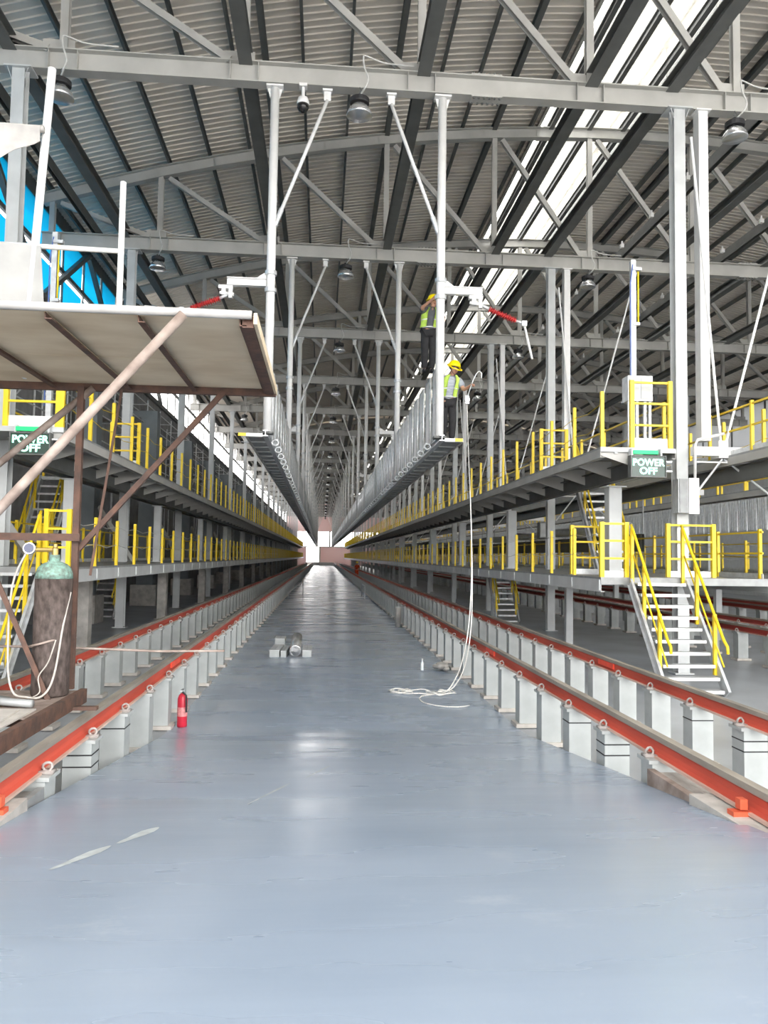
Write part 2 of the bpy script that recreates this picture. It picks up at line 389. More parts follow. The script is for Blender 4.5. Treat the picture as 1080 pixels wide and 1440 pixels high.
for k, y in enumerate(TY):
    if k < 2: lab = 'curved grey steel roof truss overhead, %s' % ('nearest the entrance' if k == 0 else 'just above the top of the picture'); g = None
    else: lab, g = nth(k - 2, 'grey steel roof truss spanning the hall, # from the front in view', 'distant grey steel roof truss, ninth or further from the front')
    if k == 0: tr0['label'] = lab
    else: place_copy(tr0, (10.3, y, ZB), lab, g)

# longitudinal ties, cable trays
for x, lab in ((-6.35, 'dark longitudinal tie beam along the left column line'), (-1.73, 'dark longitudinal tie beam left of the pipe hangers'), (1.9, 'dark longitudinal tie beam between the two pipe hanger rows'),
               (5.45, 'dark longitudinal tie beam right of the pipe hangers under the roof sheet'), (7.2, 'dark longitudinal tie beam along the right column line below the rooflight'),
               (11.2, 'dark longitudinal tie beam first beyond the right columns'), (14.6, 'dark longitudinal tie beam second beyond the right columns'), (18.2, 'dark longitudinal tie beam third beyond the right columns')):
    o = MB().ibeam((x, Y_FRONT + .3, ZB + .32), (x, YEND - .2, ZB + .32), .27, .28, .02, .02).top('tie_beam', DARK, (x, 60, ZB + .21)); tag(o, lab, 'beam')  # shading of the beam undersides is put into the dark colour
for x, z, lab in ((-7.3, 12.5, 'dark cable tray with white clips along the left eaves'), (9.7, 12.5, 'dark cable tray with white clips right of the right columns'), (13.1, 12.5, 'dark cable tray with white clips farther right under the roof')):
    t = thing('cable_tray', (x, 60, z), lab, 'cable tray')
    MB().channel((x, Y_FRONT + .4, z + .05), (x, YEND - .3, z + .05), .3, .12, .01, (1, 0, 0)).build('tray', DARK, t)
    cm = MB().box(-.05, .05, -.06, .06, -.06, .06).box(-.02, .02, -.02, .02, .06, .16).mesh('clip', WHITE)
    for i in range(28): inst('clip', cm, t, (x - .17, 8 + i * 2.25, z - .02))

# ------------------------------------------------------------------ walls
wl = thing('wall_left', (XL, 90, 0), 'dark lower left wall with high window strip above', 'wall'); del wl['category']; struct(wl)
ZW0, ZW1 = 10.3, 13.2
MB().box(XL - .25, XL, Y_FRONT, YEND, 0, ZW0).build('wall_panel', CONCD, wl)
MB().box(XL - .25, XL, Y_FRONT, YEND, ZW1, 13.9).build('wall_head', DARK, wl)
MB().box(XL - .05, XL + .12, Y_FRONT, YEND, ZW0 - .1, ZW0 + .12).build('sill_beam', DARK, wl)
MB().box(XL - .03, XL + .07, Y_FRONT, YEND, 11.7, 11.85).build('transom', DARK, wl)
mm = MB().box(-.03, .03, -.03, .03, 0, ZW1 - ZW0).mesh('mullion', DARK)
n_win = 0
pg = {}
for key, mt in (('clear', GLASS), ('blue', BLUEF)):
    for lv, (z0, z1) in (('lo', (0, 1.3)), ('hi', (1.55, 2.9))):
        pg[key + lv] = MB().box(-.01, .01, .06, 2.19, z0, z1).mesh('pane', mt)
NWIN = 10
for k, yk in enumerate(TY):
    # one window per bay: four lights, each with a lower and an upper pane
    if k + 1 > 20: break
    w = bpy.data.objects.new('window_%d' % (k + 1), None); COL.objects.link(w); w.location = (XL, yk, ZW0); WL[w.name] = V((XL, yk, ZW0)); struct(w)
    w['label'] = ('high window in the left wall with blue protective film, bay %s' % ORD[k]) if k < 6 else 'bright clear high window in the far left wall'
    for j in range(4):
        inst('mullion', mm, w, (XL, yk + j * 2.25, ZW0))
        for lv in ('lo', 'hi'):
            blue = (yk + j * 2.25 < 36) and not (yk > 28 and random.random() < .45)
            inst('pane', pg[('blue' if blue else 'clear') + lv], w, (XL - .05, yk + j * 2.25, ZW0))
    if k < 5:
        for ya_ in (.2, 8.8): MB().bar((XL + .15, yk + ya_, ZW0), (XL + .15, yk + (4.4 if ya_ < 1 else 4.6), ZW1), .16, .16).build('diagonal_brace', DARK, w)
wr = thing('wall_right', (XR, 90, 0), 'far right wall of the hall', 'wall'); del wr['category']; struct(wr)
MB().box(XR, XR + .25, Y_FRONT, YEND, 0, 9.2).build('wall_panel', LGREY, wr)
MB().box(XR, XR + .25, Y_FRONT, YEND, ZW1, 13.9).build('wall_head', DARK, wr)
mr = MB().box(-.06, .06, -.06, .06, 0, ZW1 - 9.2).mesh('mullion', DARK)
pr = MB().box(-.01, .01, .06, 4.19, 0, ZW1 - 9.2).mesh('frosted_pane', mat_sheet('frosted_pane', (.78, .79, .80), .24))
for k in range(0, 46): inst('frosted_pane', pr, wr, (XR + .1, Y_FRONT + 4.25 * k, 9.2))
for k in range(0, 46): inst('mullion', mr, wr, (XR + .1, Y_FRONT + 4.25 * k, 9.2))
# end wall with door opening and ribbon window
we = thing('wall_back', (10, YEND, 0), 'pink white end wall with open door and ribbon window', 'wall'); del we['category']; struct(we)
for i, (x0, x1, z0, z1) in enumerate([(XL, -3.9, .0, 4.6), (-.7, XR, 0, 4.6), (XL, XR, 8.3, 17), (XL, -6.2, 4.6, 8.3), (14, XR, 4.6, 8.3)]):
    MB().box(x0, x1, YEND, YEND + .3, z0, z1).build('wall_panel', PINKW, we)
for x in [-6.2 + i * 1.35 for i in range(16)]: MB().box(x - .05, x + .05, YEND + .05, YEND + .2, 4.6, 8.3).build('mullion', LGREY, we)
MB().box(-.8, -.45, YEND - .4, YEND, 0, 4.6).build('door_jamb', STEEL, we)
MB().box(1.6, 2.0, YEND - .4, YEND, 4.6, 8.4).build('door_jamb', STEEL, we)
MB().box(-6.2, 14, YEND - .1, YEND + .1, 4.5, 4.7).build('sill', LGREY, we)

# ------------------------------------------------------------------ columns
def make_column(x, y, ztop, base=0):
    t = thing('steel_column', (x, y, base), '', 'column')
    MB().ibeam((x, y, base), (x, y, ztop), .24, .26, .016, .012, (0, 1, 0)).build('shaft', LGREY, t)
    MB().box(x - .26, x + .26, y - .2, y + .2, ztop, ztop + .03).build('end_plate', LGREY, t); MB().box(x - .2, x + .2, y - .17, y + .17, base, base + .03).build('end_plate', LGREY, t)
    b = MB()
    for dx in (-.2, -.1, .1, .2): b.add([(x + dx - .006, y - .16, ztop), (x + dx + .006, y - .16, ztop), (x + dx * .55 + .006, y - .14, ztop - .25), (x + dx * .55 - .006, y - .14, ztop - .25)], [(0, 1, 2, 3)])
    for dx in (-.17, .17): b.add([(x + dx, y - .006, ztop), (x + dx, y + .006, ztop), (x + dx * .7, y + .006, ztop - .3), (x + dx * .7, y - .006, ztop - .3), (x + dx * .3, y - .006, ztop), (x + dx * .3, y + .006, ztop)], [(0, 1, 2, 3), (4, 0, 3), (5, 1, 2)])
    b.build('stiffener', LGREY, t)
    return t
ZT = ZB - .25
c0 = None
for x, nm in ((-6.12, 'left'), (7.3, 'right'), (20.7, 'far right')):
    for k, y in enumerate(TY[1:]):
        if k == 0: continue
        lab, g = nth(k - 1, 'tall light grey H column in the %s row, # from the camera' % nm, 'distant light grey H column in the %s row, ninth or further' % nm)
        if c0 is None: c0 = make_column(x, y, ZT); c0['label'] = lab
        else: place_copy(c0, (x, y, 0), lab, g)
# white box hanger posts beside the right columns
wp0 = None
for k, y in enumerate(TY[2:]):
    lab, g = nth(k, 'white square box hanger beside the right column row, # from the camera', 'distant white box hanger by the right columns, ninth or further')
    if wp0 is None:
        wp0 = thing('box_hanger', (7.82, y, 4.7), lab, 'hanger')
        MB().box(7.72, 7.92, y - .12, y + .12, 4.75, ZT).build('box_post', WHITE, wp0); MB().box(7.66, 7.98, y - .17, y + .17, ZT, ZT + .03).build('top_plate', WHITE, wp0)
    else: place_copy(wp0, (7.82, y, 4.7), lab, g)
# V stays carrying the cross beams right of the columns
vs0 = None
for k, y in enumerate(TY[2:]):
    lab, g = nth(k, 'white cross beam with V shaped stay rods right of the columns, # from the camera', 'distant white cross beam with V stays, ninth or further')
    yy = y - .22
    if vs0 is None:
        vs0 = thing('stayed_beam', (8.1, yy, 4.45), lab, 'beam')
        MB().box(7.46, 12.3, yy - .07, yy + .07, 4.42, 4.60).build('cross_beam', WHITE, vs0)
        MB().tube((8.08, yy, 4.62), (7.5, yy, 11.1), .028, 8).build('stay_rod', WHITE, vs0)
        MB().tube((8.16, yy, 4.62), (10.1, yy, 11.7), .028, 8).build('stay_rod', WHITE, vs0)
        MB().box(8.02, 8.22, yy - .02, yy + .02, 4.6, 4.74).box(8.0, 8.24, yy - .06, yy + .06, 4.38, 4.42).build('clevis', WHITE, vs0)
        MB().tube((8.1, yy, 4.36), (7.42, yy, 3.5), .024, 8).build('lower_strut', GALV, vs0)
        MB().tube((8.14, yy, 4.36), (9.3, yy, 3.5), .024, 8).build('lower_strut', GALV, vs0)
        MB().box(7.5, 9.0, yy - .02, yy + .02, 4.28, 4.31).build('tie_strip', WHITE, vs0)
    else: place_copy(vs0, (8.1, yy, 4.45), lab, g)
# wide blue-grey columns under the left wall
bc0 = None
for k, y in enumerate(TY[2:]):
    lab, g = nth(k, 'wide blue grey steel column against the left wall, # from the camera', 'distant wide blue grey column at the left wall, ninth or further')
    if bc0 is None:
        bc0 = thing('wide_column', (-7.75, y + 1.6, 0), lab, 'column')
        MB().box(-8.1, -7.4, y + 1.3, y + 1.9, .9, 8.6).build('shaft', BLUEG, bc0); MB().box(-8.3, -7.2, y + 1.1, y + 2.1, 0, .9).build('concrete_base', CONC, bc0)
        MB().box(-9.0, -7.4, y + 1.35, y + 1.85, 8.3, 8.6).build('cap_beam', BLUEG, bc0)
        MB().bar((-7.42, y + 1.8, 3.8), (-6.3, y + 3.1, 1.6), .14, .14).build('brace', STEEL, bc0)
    else: place_copy(bc0, (-7.75, y + 1.6, 0), lab, g)

# ------------------------------------------------------------------ rails on pillars
def rail_parts(x, y0, y1, root, red, hd, ft):
    r = MB().box(x - .036, x + .036, y0, y1, .785, .83).build('rail_head', hd, root)
    b = MB(); p = V((x, y0, 0)); q = V((x, y1, 0)); a = V((1, 0, 0)); u = V((0, 0, 1))
    b.prof(p, q, a, u, [(-.052, .672), (.052, .672), (.018, .690), (.010, .72), (.010, .765), (.036, .787), (-.036, .787), (-.010, .765), (-.010, .72), (-.018, .690)]).build('rail_web', red, root)
    MB().box(x - .075, x + .075, y0, y1, .655, .673).build('rail_foot', ft, root)
pm = MB().box(-.12, .12, -.11, .11, .05, .625).mesh('pillar', PIL)
pcap = MB().box(-.15, .15, -.12, .12, .625, .655).mesh('cap_plate', PIL)
pfoot = MB().box(-.17, .17, -.15, .15, 0, .05).mesh('base_plate', mat('pale_base_plate', (0.50, 0.47, 0.43), .8, 0, .15, 8))
ring = MB().path([(.033 * math.cos(t), .01 * math.sin(2 * t), .033 * math.sin(t)) for t in [i * 2 * math.pi / 10 for i in range(10)]], .011, 5, True).box(-.05, .05, -.05, .05, -.045, -.022).mesh('rail_clip', mat('dusty_clip', (0.36, 0.33, 0.31), .7, 0, .2, 20), smooth=True)
strap = MB().box(-.123, .123, -.113, .113, 0, .012).mesh('strap', BLACK)
fish = MB().box(.012, .035, -.3, .3, .70, .775).box(-.035, -.012, -.3, .3, .70, .775).mesh('fishplate', mat('bright_red_joint', (0.80, 0.08, 0.04), .5, 0, .1, 9))
def rail_row(x, y0, y1, ystart, pitch, label, inner, n_ind, near, red=RED, joints=()):
    t = thing('raised_rail', (x, ystart, 0), label, 'rail')
    rail_parts(x, y0, y1, t, red, RHEAD, RFOOT)
    y = ystart; k = 0; far = MB()
    while y < y1 - 1:
        if k < n_ind:
            p = inst('pillar', pm, t, (x, y, 0))
            inst('cap_plate', pcap, p, (x, y, 0))
            if k < near:
                inst('base_plate', pfoot, p, (x, y, 0))
                inst('rail_clip', ring, p, (x - .095, y, .70)); inst('rail_clip', ring, p, (x + .095, y, .70))
                if k in (1, 2) : 
                    for zz in ((.42, .52) if k == 1 else (.5,)): inst('strap', strap, p, (x, y, zz))
        else: far.box(x - .105, x + .105, y - .1, y + .1, 0, .625).box(x - .15, x + .15, y - .12, y + .12, .625, .655)
        y += pitch; k += 1
    if far.v: far.build('distant_pillars', PIL, t)['kind'] = 'stuff'
    for yj in joints: inst('fishplate', fish, t, (x, yj, 0))
    return t
rail_row(-2.07, Y_FRONT, 187, 5.9, 1.12, 'red rail on grey box pillars along the left edge of the blue aisle', 1, 100, 45, joints=(11.2,))
rail_row(-3.55, Y_FRONT, 187, 5.9, 1.12, 'red rail on grey pillars at far side of the left track', 1, 100, 40, joints=(10.4,))
rail_row(2.82, Y_FRONT, 187, 6.25, 1.05, 'red rail on grey box pillars along the right edge of the blue aisle', -1, 100, 45, joints=(12.6,))
rail_row(4.25, Y_FRONT, 187, 6.35, 1.05, 'red rail on grey pillars at far side of the right track', -1, 100, 40, joints=(11.2,))
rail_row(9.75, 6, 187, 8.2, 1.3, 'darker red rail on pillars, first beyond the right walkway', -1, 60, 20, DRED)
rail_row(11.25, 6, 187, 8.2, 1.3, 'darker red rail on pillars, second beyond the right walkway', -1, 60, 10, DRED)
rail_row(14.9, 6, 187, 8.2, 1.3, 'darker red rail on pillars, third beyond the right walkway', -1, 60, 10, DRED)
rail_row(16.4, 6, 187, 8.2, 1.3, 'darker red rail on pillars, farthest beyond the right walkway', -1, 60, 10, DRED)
# concrete kerbs carrying the rail ends near the entrance
for x0, x1, ye, lab in ((-2.36, -1.90, 5.35, 'rough concrete kerb under left aisle rail end'), (2.60, 3.06, 5.30, 'rough concrete kerb under right aisle rail end'), (-3.8, -3.3, 5.35, 'concrete kerb under the outer left rail end'), (4.0, 4.5, 5.3, 'concrete kerb under the outer right rail end')):
    b = MB(); n = 16; vs = []
    for i in range(n + 1):
        y = Y_FRONT + (ye - Y_FRONT) * i / n; j = lambda: random.uniform(-.012, .012)
        vs += [(x0 + j(), y, -.1), (x1 + j(), y, -.1), (x1 + j(), y, .645), (x0 + j(), y, .645)]
    fs = [(0, 1, 2, 3), tuple(n * 4 + i for i in (3, 2, 1, 0))]
    for i in range(n):
        a = i * 4
        for s_, e_ in ((0, 1), (1, 2), (2, 3), (3, 0)): fs.append((a + s_, a + 4 + s_, a + 4 + e_, a + e_))
    o = b.add(vs, fs).top('concrete_kerb', CONC, ((x0 + x1) / 2, 2, 0)); tag(o, lab, 'kerb')
def clamp_block(x, y, lab):
    t = thing('rail_clamp', (x, y, .645), lab, 'clamp'); m_ = mat('orange_clamp', (0.62, 0.11, 0.05), .5, 0, .1, 9)
    MB().box(x - .07, x + .05, y - .04, y + .04, .645, .675).build('base', m_, t); MB().box(x - .02, x + .03, y - .03, y + .03, .685, .75).build('wedge', m_, t)
clamp_block(-1.98, 5.05, 'small orange clamp on concrete kerb beside left rail'); clamp_block(2.72, 4.85, 'small orange clamp on concrete kerb beside right rail')
t = thing('steel_trunking', (2.72, 5.7, 0), 'dull brown steel box trunking beside right rail by the kerb', 'trunking')
MB().box(2.64, 2.70, 5.32, 6.1, 0, .60).build('side_plate', RUSTL, t); MB().box(2.70, 3.0, 5.32, 6.1, .54, .57).build('lid', CONC, t)
t = thing('steel_trunking', (-1.97, 5.7, 0), 'dull grey steel box trunking beside left rail by the kerb', 'trunking')
MB().box(-1.99, -1.94, 5.37, 5.75, 0, .60).build('side_plate', GALVD, t); MB().box(-2.3, -1.99, 5.37, 5.75, .54, .57).build('lid', CONC, t)

# ------------------------------------------------------------------ walkways
post_m = MB().box(-.032, .032, -.032, .032, 0, 1.08).mesh('post', YEL)
post_lo = MB().box(-.030, .030, -.030, .030, 0, .98).mesh('post', YEL)
stif = MB().box(-.012, .012, -.02, .02, -.2, 0).mesh('stiffener', LGREY)
def walkway(name, label, xin, xout, y0, y1, z, upper, rail_out=True, pitch=1.62):
    sg = 1 if xout > xin else -1
    t = thing(name, (xin, y0, z), label, 'walkway')
    xa, xb = min(xin, xout), max(xin, xout)
    L_ = 3.24; dm = MB().box(xa - xin, xb - xin, 0.006, L_ - .006, -.04, 0).mesh('deck_plate', GALVD)
    n = int((y1 - y0) / L_)
    for i in range(n): inst('deck_plate', dm, t, (xin, y0 + i * L_, z))
    ye = y0 + n * L_
    hgt = .16 if upper else .24
    fm = STEEL if upper else LGREY
    MB().channel((xin, y0, z - .04 - hgt / 2), (xin, ye, z - .04 - hgt / 2), .08, hgt, .012, flip=sg).build('edge_beam', fm, t)
    MB().channel((xout, y0, z - .04 - hgt / 2), (xout, ye, z - .04 - hgt / 2), .08, hgt, .012, flip=-sg).build('edge_beam', fm, t)
    MB().box(xa, xb, y0 - .015, y0, z - (.09 if upper else .14), z).build('end_plate', LGREY if upper else GALVD, t)
    if upper:
        xm = xin + sg * .85
        MB().ibeam((xm, y0, z - .36), (xm, ye, z - .36), .18, .32, .016, .012).build('carrier_beam', DARK, t)
        w = abs(xout - xin)
        br = MB(); s_ = sg
        br.add([(s_ * .03, -.01, -.06), (s_ * .85, -.01, -.06), (s_ * .85, -.01, -.42), (s_ * .03, -.01, -.16), (s_ * .03, .01, -.06), (s_ * .85, .01, -.06), (s_ * .85, .01, -.42), (s_ * .03, .01, -.16)],
               [(0, 1, 2, 3), (7, 6, 5, 4), (0, 4, 5, 1), (3, 2, 6, 7), (0, 3, 7, 4)])
        bm_ = br.mesh('bracket', STEEL)
        MB().box(min(xin + sg * .28, xin + sg * .34), max(xin + sg * .28, xin + sg * .34), y0, ye, z - .12, z - .05).build('stringer', LGREY, t)
    y = y0 + .05; k = 0
    pmesh = post_m if upper else post_lo
    wy = []
    while y < ye:
        inst('post', pmesh, t, (xin + sg * .05, y, z)); wy.append(y)
        if rail_out: inst('post', post_lo, t, (xout - sg * .05, y + .35, z))
        if upper: inst('bracket', bm_, t, (xin, y, z))
        elif k < 60: inst('stiffener', stif, t, (xin - sg * .01, y, z - .05))
        y += pitch; k += 1
    ht = 1.05 if upper else .95
    for zz in (.45, .85):
        pts = []
        for a, c in zip(wy[:40], wy[1:41]): pts += [(xin + sg * .05, a, z + zz), (xin + sg * .05, (a + c) / 2, z + zz - .07)]
        pts.append((xin + sg * .05, wy[min(40, len(wy) - 1)], z + zz)); MB().path(pts, .007, 4).build('chain', GALV if not upper else YEL, t)
    if rail_out:
        for zz in (.92, .5): MB().box(xout - sg * .05 - .018, xout - sg * .05 + .018, y0 + .3, ye, z + zz - .018, z + zz + .018).build('handrail', YEL, t)
        MB().box(xout - sg * .05 - .006, xout - sg * .05 + .006, y0 + .3, ye, z, z + .1).build('toe_board', GALV, t)
    return t
ZU, ZL = 4.43, 1.95
YP = 13.9; YPE = 186
walkway('upper_walkway', 'upper left walkway with yellow posts above the left track', -4.5, -6.9, 13.6, YPE, ZU, True)
walkway('upper_walkway', 'upper right walkway with yellow posts and dark underside beside the right track', 5.26, 6.75, 14.2, YPE, ZU, True, rail_out=True)
walkway('upper_walkway', 'upper walkway behind the right columns facing the next track', 9.3, 8.2, 10.5, YPE, ZU, True)
walkway('lower_walkway', 'lower left platform with yellow posts beside the left track', -4.5, -6.9, 14.2, YPE, 2.0, False)
walkway('lower_walkway', 'lower right platform with yellow posts beside the right track', 5.26, 8.7, 14.2, YPE, ZL, False)
walkway('lower_walkway', 'lower platform with yellow posts beyond the first far right track', 12.7, 14.0, 12.5, YPE, ZL, False)
walkway('upper_walkway', 'upper walkway beyond the first far right track', 12.7, 14.0, 12.5, YPE, ZU, True)
# grey posts carrying the upper walkways and legs below the lower platforms
def row_posts(name, x, ys, z0, z1, w, mt, kind, far, cat):
    p0 = None
    for k, y in enumerate(ys):
        lab, g = nth(k, kind, far)
        if p0 is None:
            p0 = thing(name, (x, y, z0), lab, cat)
            MB().box(x - w / 2, x + w / 2, y - w / 2, y + w / 2, z0 + .02, z1 - .02).build('shaft', mt, p0)
            for za in (z0, z1 - .02): MB().box(x - w * .8, x + w * .8, y - w * .8, y + w * .8, za, za + .02).build('end_plate', mt, p0)
        else: place_copy(p0, (x, y, z0), lab, g)
row_posts('support_post', 6.28, [16.2 + 9 * k for k in range(18)], ZL, ZU - .56, .28, LGREY, 'pale grey box post between right platforms, # from the camera', 'distant pale grey box post between right platforms, ninth or further', 'post')
row_posts('support_post', -5.5, [17.2 + 9 * k for k in range(18)], 2.0, ZU - .56, .22, LGREY, 'pale grey box post between left platforms, # from the camera', 'distant pale grey box post between left platforms, ninth or further', 'post')
row_posts('platform_leg', -5.6, [18.8 + 9 * k for k in range(18)], 0, 1.7, .3, CONC, 'concrete leg under left lower platform, # from the camera', 'distant concrete leg under left lower platform, ninth or further', 'leg')
row_posts('platform_leg', 6.6, [20.2 + 9 * k for k in range(18)], 0, 1.66, .18, LGREY, 'grey steel leg under right lower platform, # from the camera', 'distant grey steel leg under right lower platform, ninth or further', 'leg')
row_posts('platform_leg', 13.3, [16.0 + 9 * k for k in range(18)], 0, ZL - .3, .2, LGREY, 'grey leg under far right lower platform, # from the camera', 'distant grey leg under far right platform, ninth or further', 'leg')
row_posts('support_post', 13.55, [17.0 + 9 * k for k in range(18)], ZL, ZU - .56, .2, LGREY, 'grey post between far right platforms, # from the camera', 'distant grey post between far right platforms, ninth or further', 'post')
# ribbed flap plates hanging below the upper walkway beyond the far right track
t = thing('flap_plate_row', (12.6, 60, 3.1), 'row of pale ribbed flap plates below the far right upper walkway', 'flap plates')
fp = MB().box(-.015, .015, 0, .46, 0, .95)
for i in range(4): fp.box(-.03, -.015, .05 + i * .11, .08 + i * .11, .03, .92)
fp = fp.mesh('flap_plate', GALV)
for i in range(150): inst('flap_plate', fp, t, (12.62, 12.6 + i * .52, 3.2))
# silver duct bundle under the walkway behind right columns
o = MB().path([(9.0 + .05 * math.sin(i * 1.7), 22 + i * 2.1, 3.25 + .04 * math.sin(i * 2.3)) for i in range(60)], .16, 10).top('foil_duct', GALV, (9.0, 60, 3.1), True); tag(o, 'silver foil wrapped duct under upper walkway behind right columns', 'duct')
t = thing('duct_tray', (9.0, 21, 3.0), 'dark tray on hangers carrying the silver foil duct', 'tray')
MB().channel((9.0, 21, 3.03), (9.0, 150, 3.03), .5, .1, .01, (1, 0, 0)).build('tray', DARK, t)
hr = MB().box(-.015, .015, -.015, .015, 0, 1.25).mesh('hanger', GALVD)
for i in range(40): inst('hanger', hr, t, (9.22, 21.5 + i * 3.2, 3.0))

# ------------------------------------------------------------------ hanging platforms on pipe hangers
def hang_platform(x_in, x_out, label):
    sg = 1 if x_out > x_in else -1; z = 4.63; y0 = 15.0
    t = thing('hanging_platform', (x_in, y0, z), label, 'platform')
    xa, xb = min(x_in, x_out), max(x_in, x_out)
    dp = MB().box(xa - x_in, xb - x_in, .008, .742, -.035, 0).box(xa - x_in, xb - x_in, .0, .05, -.06, -.035).mesh('deck_plate', GALVD)
    for i in range(84): inst('deck_plate', dp, t, (x_in, y0 + i * .75, z))
    MB().box(xa, xb, y0 + 63, 186, z - .045, z).build('far_deck', GALVD, t)
    MB().box(xa, xb, y0 - .02, y0, z - .05, z + .01).build('front_edge', WHITE, t)
    MB().box(x_out - .15, x_out, y0 - .03, y0 - .02, z - .05, z + .01).build('yellow_edge_mark', YEL, t)
    MB().box(x_out - .02, x_out + .02, y0, 186, z - .06, z + .02).build('edge_angle', STEEL, t)
    MB().ibeam((x_in - sg * .05, y0, z + .02), (x_in - sg * .05, 186, z + .02), .1, .12).build('carrier_rail', GALV, t)
    gp = MB().box(-.012, .012, .09, .63, .10, 1.5).mesh('gate_panel', mat('film_wrapped_panel', (0.80, 0.80, 0.79), .28, .1, .12, 4, (1, 1, .3)))
    gt = MB()
    for yy in (.06, .66): gt.tube((0, yy, .02), (0, yy, 1.52), .028, 7)
    gt.tube((0, .06, 1.52), (0, .66, 1.52), .028, 7); gt.tube((0, .06, .8), (0, .66, .8), .018, 6)
    gt = gt.mesh('gate_frame', GALV, smooth=True)
    hk = MB().path([(-sg * .06 - sg * .07 * math.sin(a), 0, -.02 + .06 * math.cos(a)) for a in [i * math.pi / 5 for i in range(10)]], .022, 6, True).tube((0, 0, .03), (-sg * .12, 0, .05), .02, 6).mesh('hook_ring', GALV, smooth=True)
    xp = x_in - sg * .07
    for i in range(150):
        y = y0 + .45 + i * 1.125
        p = inst('gate_frame', gt, t, (xp, y, z + .06)); inst('gate_panel', gp, p, (xp, y, z + .06))
        inst('hook_ring', hk, t, (xp - sg * .03, y + .9, z + .05))
    return t
hang_platform(-1.2, -1.52, 'left hanging catwalk of galvanised gates below the left pipe hangers')
hang_platform(2.38, 2.74, 'right hanging catwalk of galvanised gates carrying two workers')
def make_hanger(x, sg, y):
    t = thing('pipe_hanger', (x, y, 4.7), '', 'hanger')
    MB().tube((x, y, 4.7), (x, y, ZT - .03), .088, 14).build('pipe', WHITE, t, True)
    MB().box(x - .17, x + .17, y - .12, y + .12, ZT - .03, ZT + .01).build('top_flange', WHITE, t)
    b = MB()
    for dx in (-1, 1): b.add([(x + dx * .15, y - .006, ZT - .03), (x + dx * .09, y - .006, ZT - .25), (x + dx * .085, y - .006, ZT - .03), (x + dx * .15, y + .006, ZT - .03), (x + dx * .09, y + .006, ZT - .25), (x + dx * .085, y + .006, ZT - .03)], [(0, 1, 2), (5, 4, 3), (0, 3, 4, 1)])
    b.build('gusset', WHITE, t)
    xt = x - sg * 1.06
    br = MB().tube((xt, y, ZT - .2), (x - sg * .12, y, 9.05), .038, 8).build('brace', WHITE, t, True)
    MB().box(xt - .1, xt + .1, y - .07, y + .07, ZT - .03, ZT + .01).box(xt - .07, xt + .07, y - .02, y + .02, ZT - .22, ZT - .03).build('brace_shoe', WHITE, br)
    MB().tube((x - sg * .18, y, 9.22), (x - sg * .06, y, 8.88), .05, 8).build('clevis', GALV, br)
    for zz in (7.55, 7.9): MB().lathe((x, y, zz), [(.088, -.04), (.12, -.04), (.12, .04), (.088, .04)], 14).build('pipe_clamp', GALV, t)
    MB().box(x - .12, x + .12, y - .12, y + .12, 4.66, 4.7).build('foot_plate', DARK, t)
    return t
for x, sg, nm in ((-1.13, -1, 'left'), (2.30, 1, 'right')):
    h0 = None
    for k, y in enumerate(TY[2:]):
        lab, g = nth(k, 'white pipe hanger with slanting brace in the %s row, # from the camera' % nm, 'distant white pipe hanger in the %s row, ninth or further' % nm)
        if h0 is None: h0 = make_hanger(x, sg, y); h0['label'] = lab
        else: place_copy(h0, (x, y, 4.7), lab, g)

# isolator switches
def make_switch(x, sg, y, blade, lab):
    t = thing('isolator_switch', (x, y, 7.6), lab, 'isolator switch')
    MB().ibeam((x + sg * .09, y, 7.70), (x + sg * .86, y, 7.70), .12, .16, .015, .012).build('arm', WHITE, t)
    MB().add([(x + sg * .09, y - .01, 7.78), (x + sg * .30, y - .01, 7.78), (x + sg * .09, y - .01, 7.93), (x + sg * .09, y + .01, 7.78), (x + sg * .30, y + .01, 7.78), (x + sg * .09, y + .01, 7.93)], [(0, 1, 2), (5, 4, 3), (1, 4, 5, 2)]).build('gusset', WHITE, t)
    xh = x + sg * .80
    hd = MB().box(xh - .22, xh + .06, y - .06, y + .06, 7.54, 7.61).box(xh - .16, xh - .08, y - .05, y + .05, 7.42, 7.54).box(xh - .02, xh + .05, y - .05, y + .05, 7.36, 7.54).tube((xh - .2, y, 7.47), (xh + .08, y, 7.44), .035, 8)
    hd.build('hinge_block', WHITE, t)
    p0 = V((xh + sg * .04, y, 7.44)); p1 = V((xh + sg * .20, y, 7.35)); p2 = V((xh + sg * .76, y, 7.13)); p3 = V((xh + sg * .93, y, 7.08))
    MB().tube(p0, p1, .035, 8).tube(p2, p3, .028, 8).build('end_fitting', GALV, t, True)
    d = (p2 - p1); Ld = d.length; pr = []
    for i in range(14):
        h = Ld * i / 14; rr = .075 if i % 2 == 0 else .060
        pr += [(.032, h), (rr, h + Ld * .018), (rr * .95, h + Ld * .030), (.032, h + Ld * .05)]
    pr.append((.032, Ld)); MB().lathe(p1, pr, 12, d).build('insulator', SILI, t)
    e = V((x + sg * blade[0], y, 7.1 + blade[1]))
    MB().tube(p3, e, .026, 8).build('blade', WHITE, t, True); MB().box(p3.x - .05, p3.x + .05, y - .05, y + .05, p3.z - .06, p3.z + .05).build('joint', GALV, t)
    return t
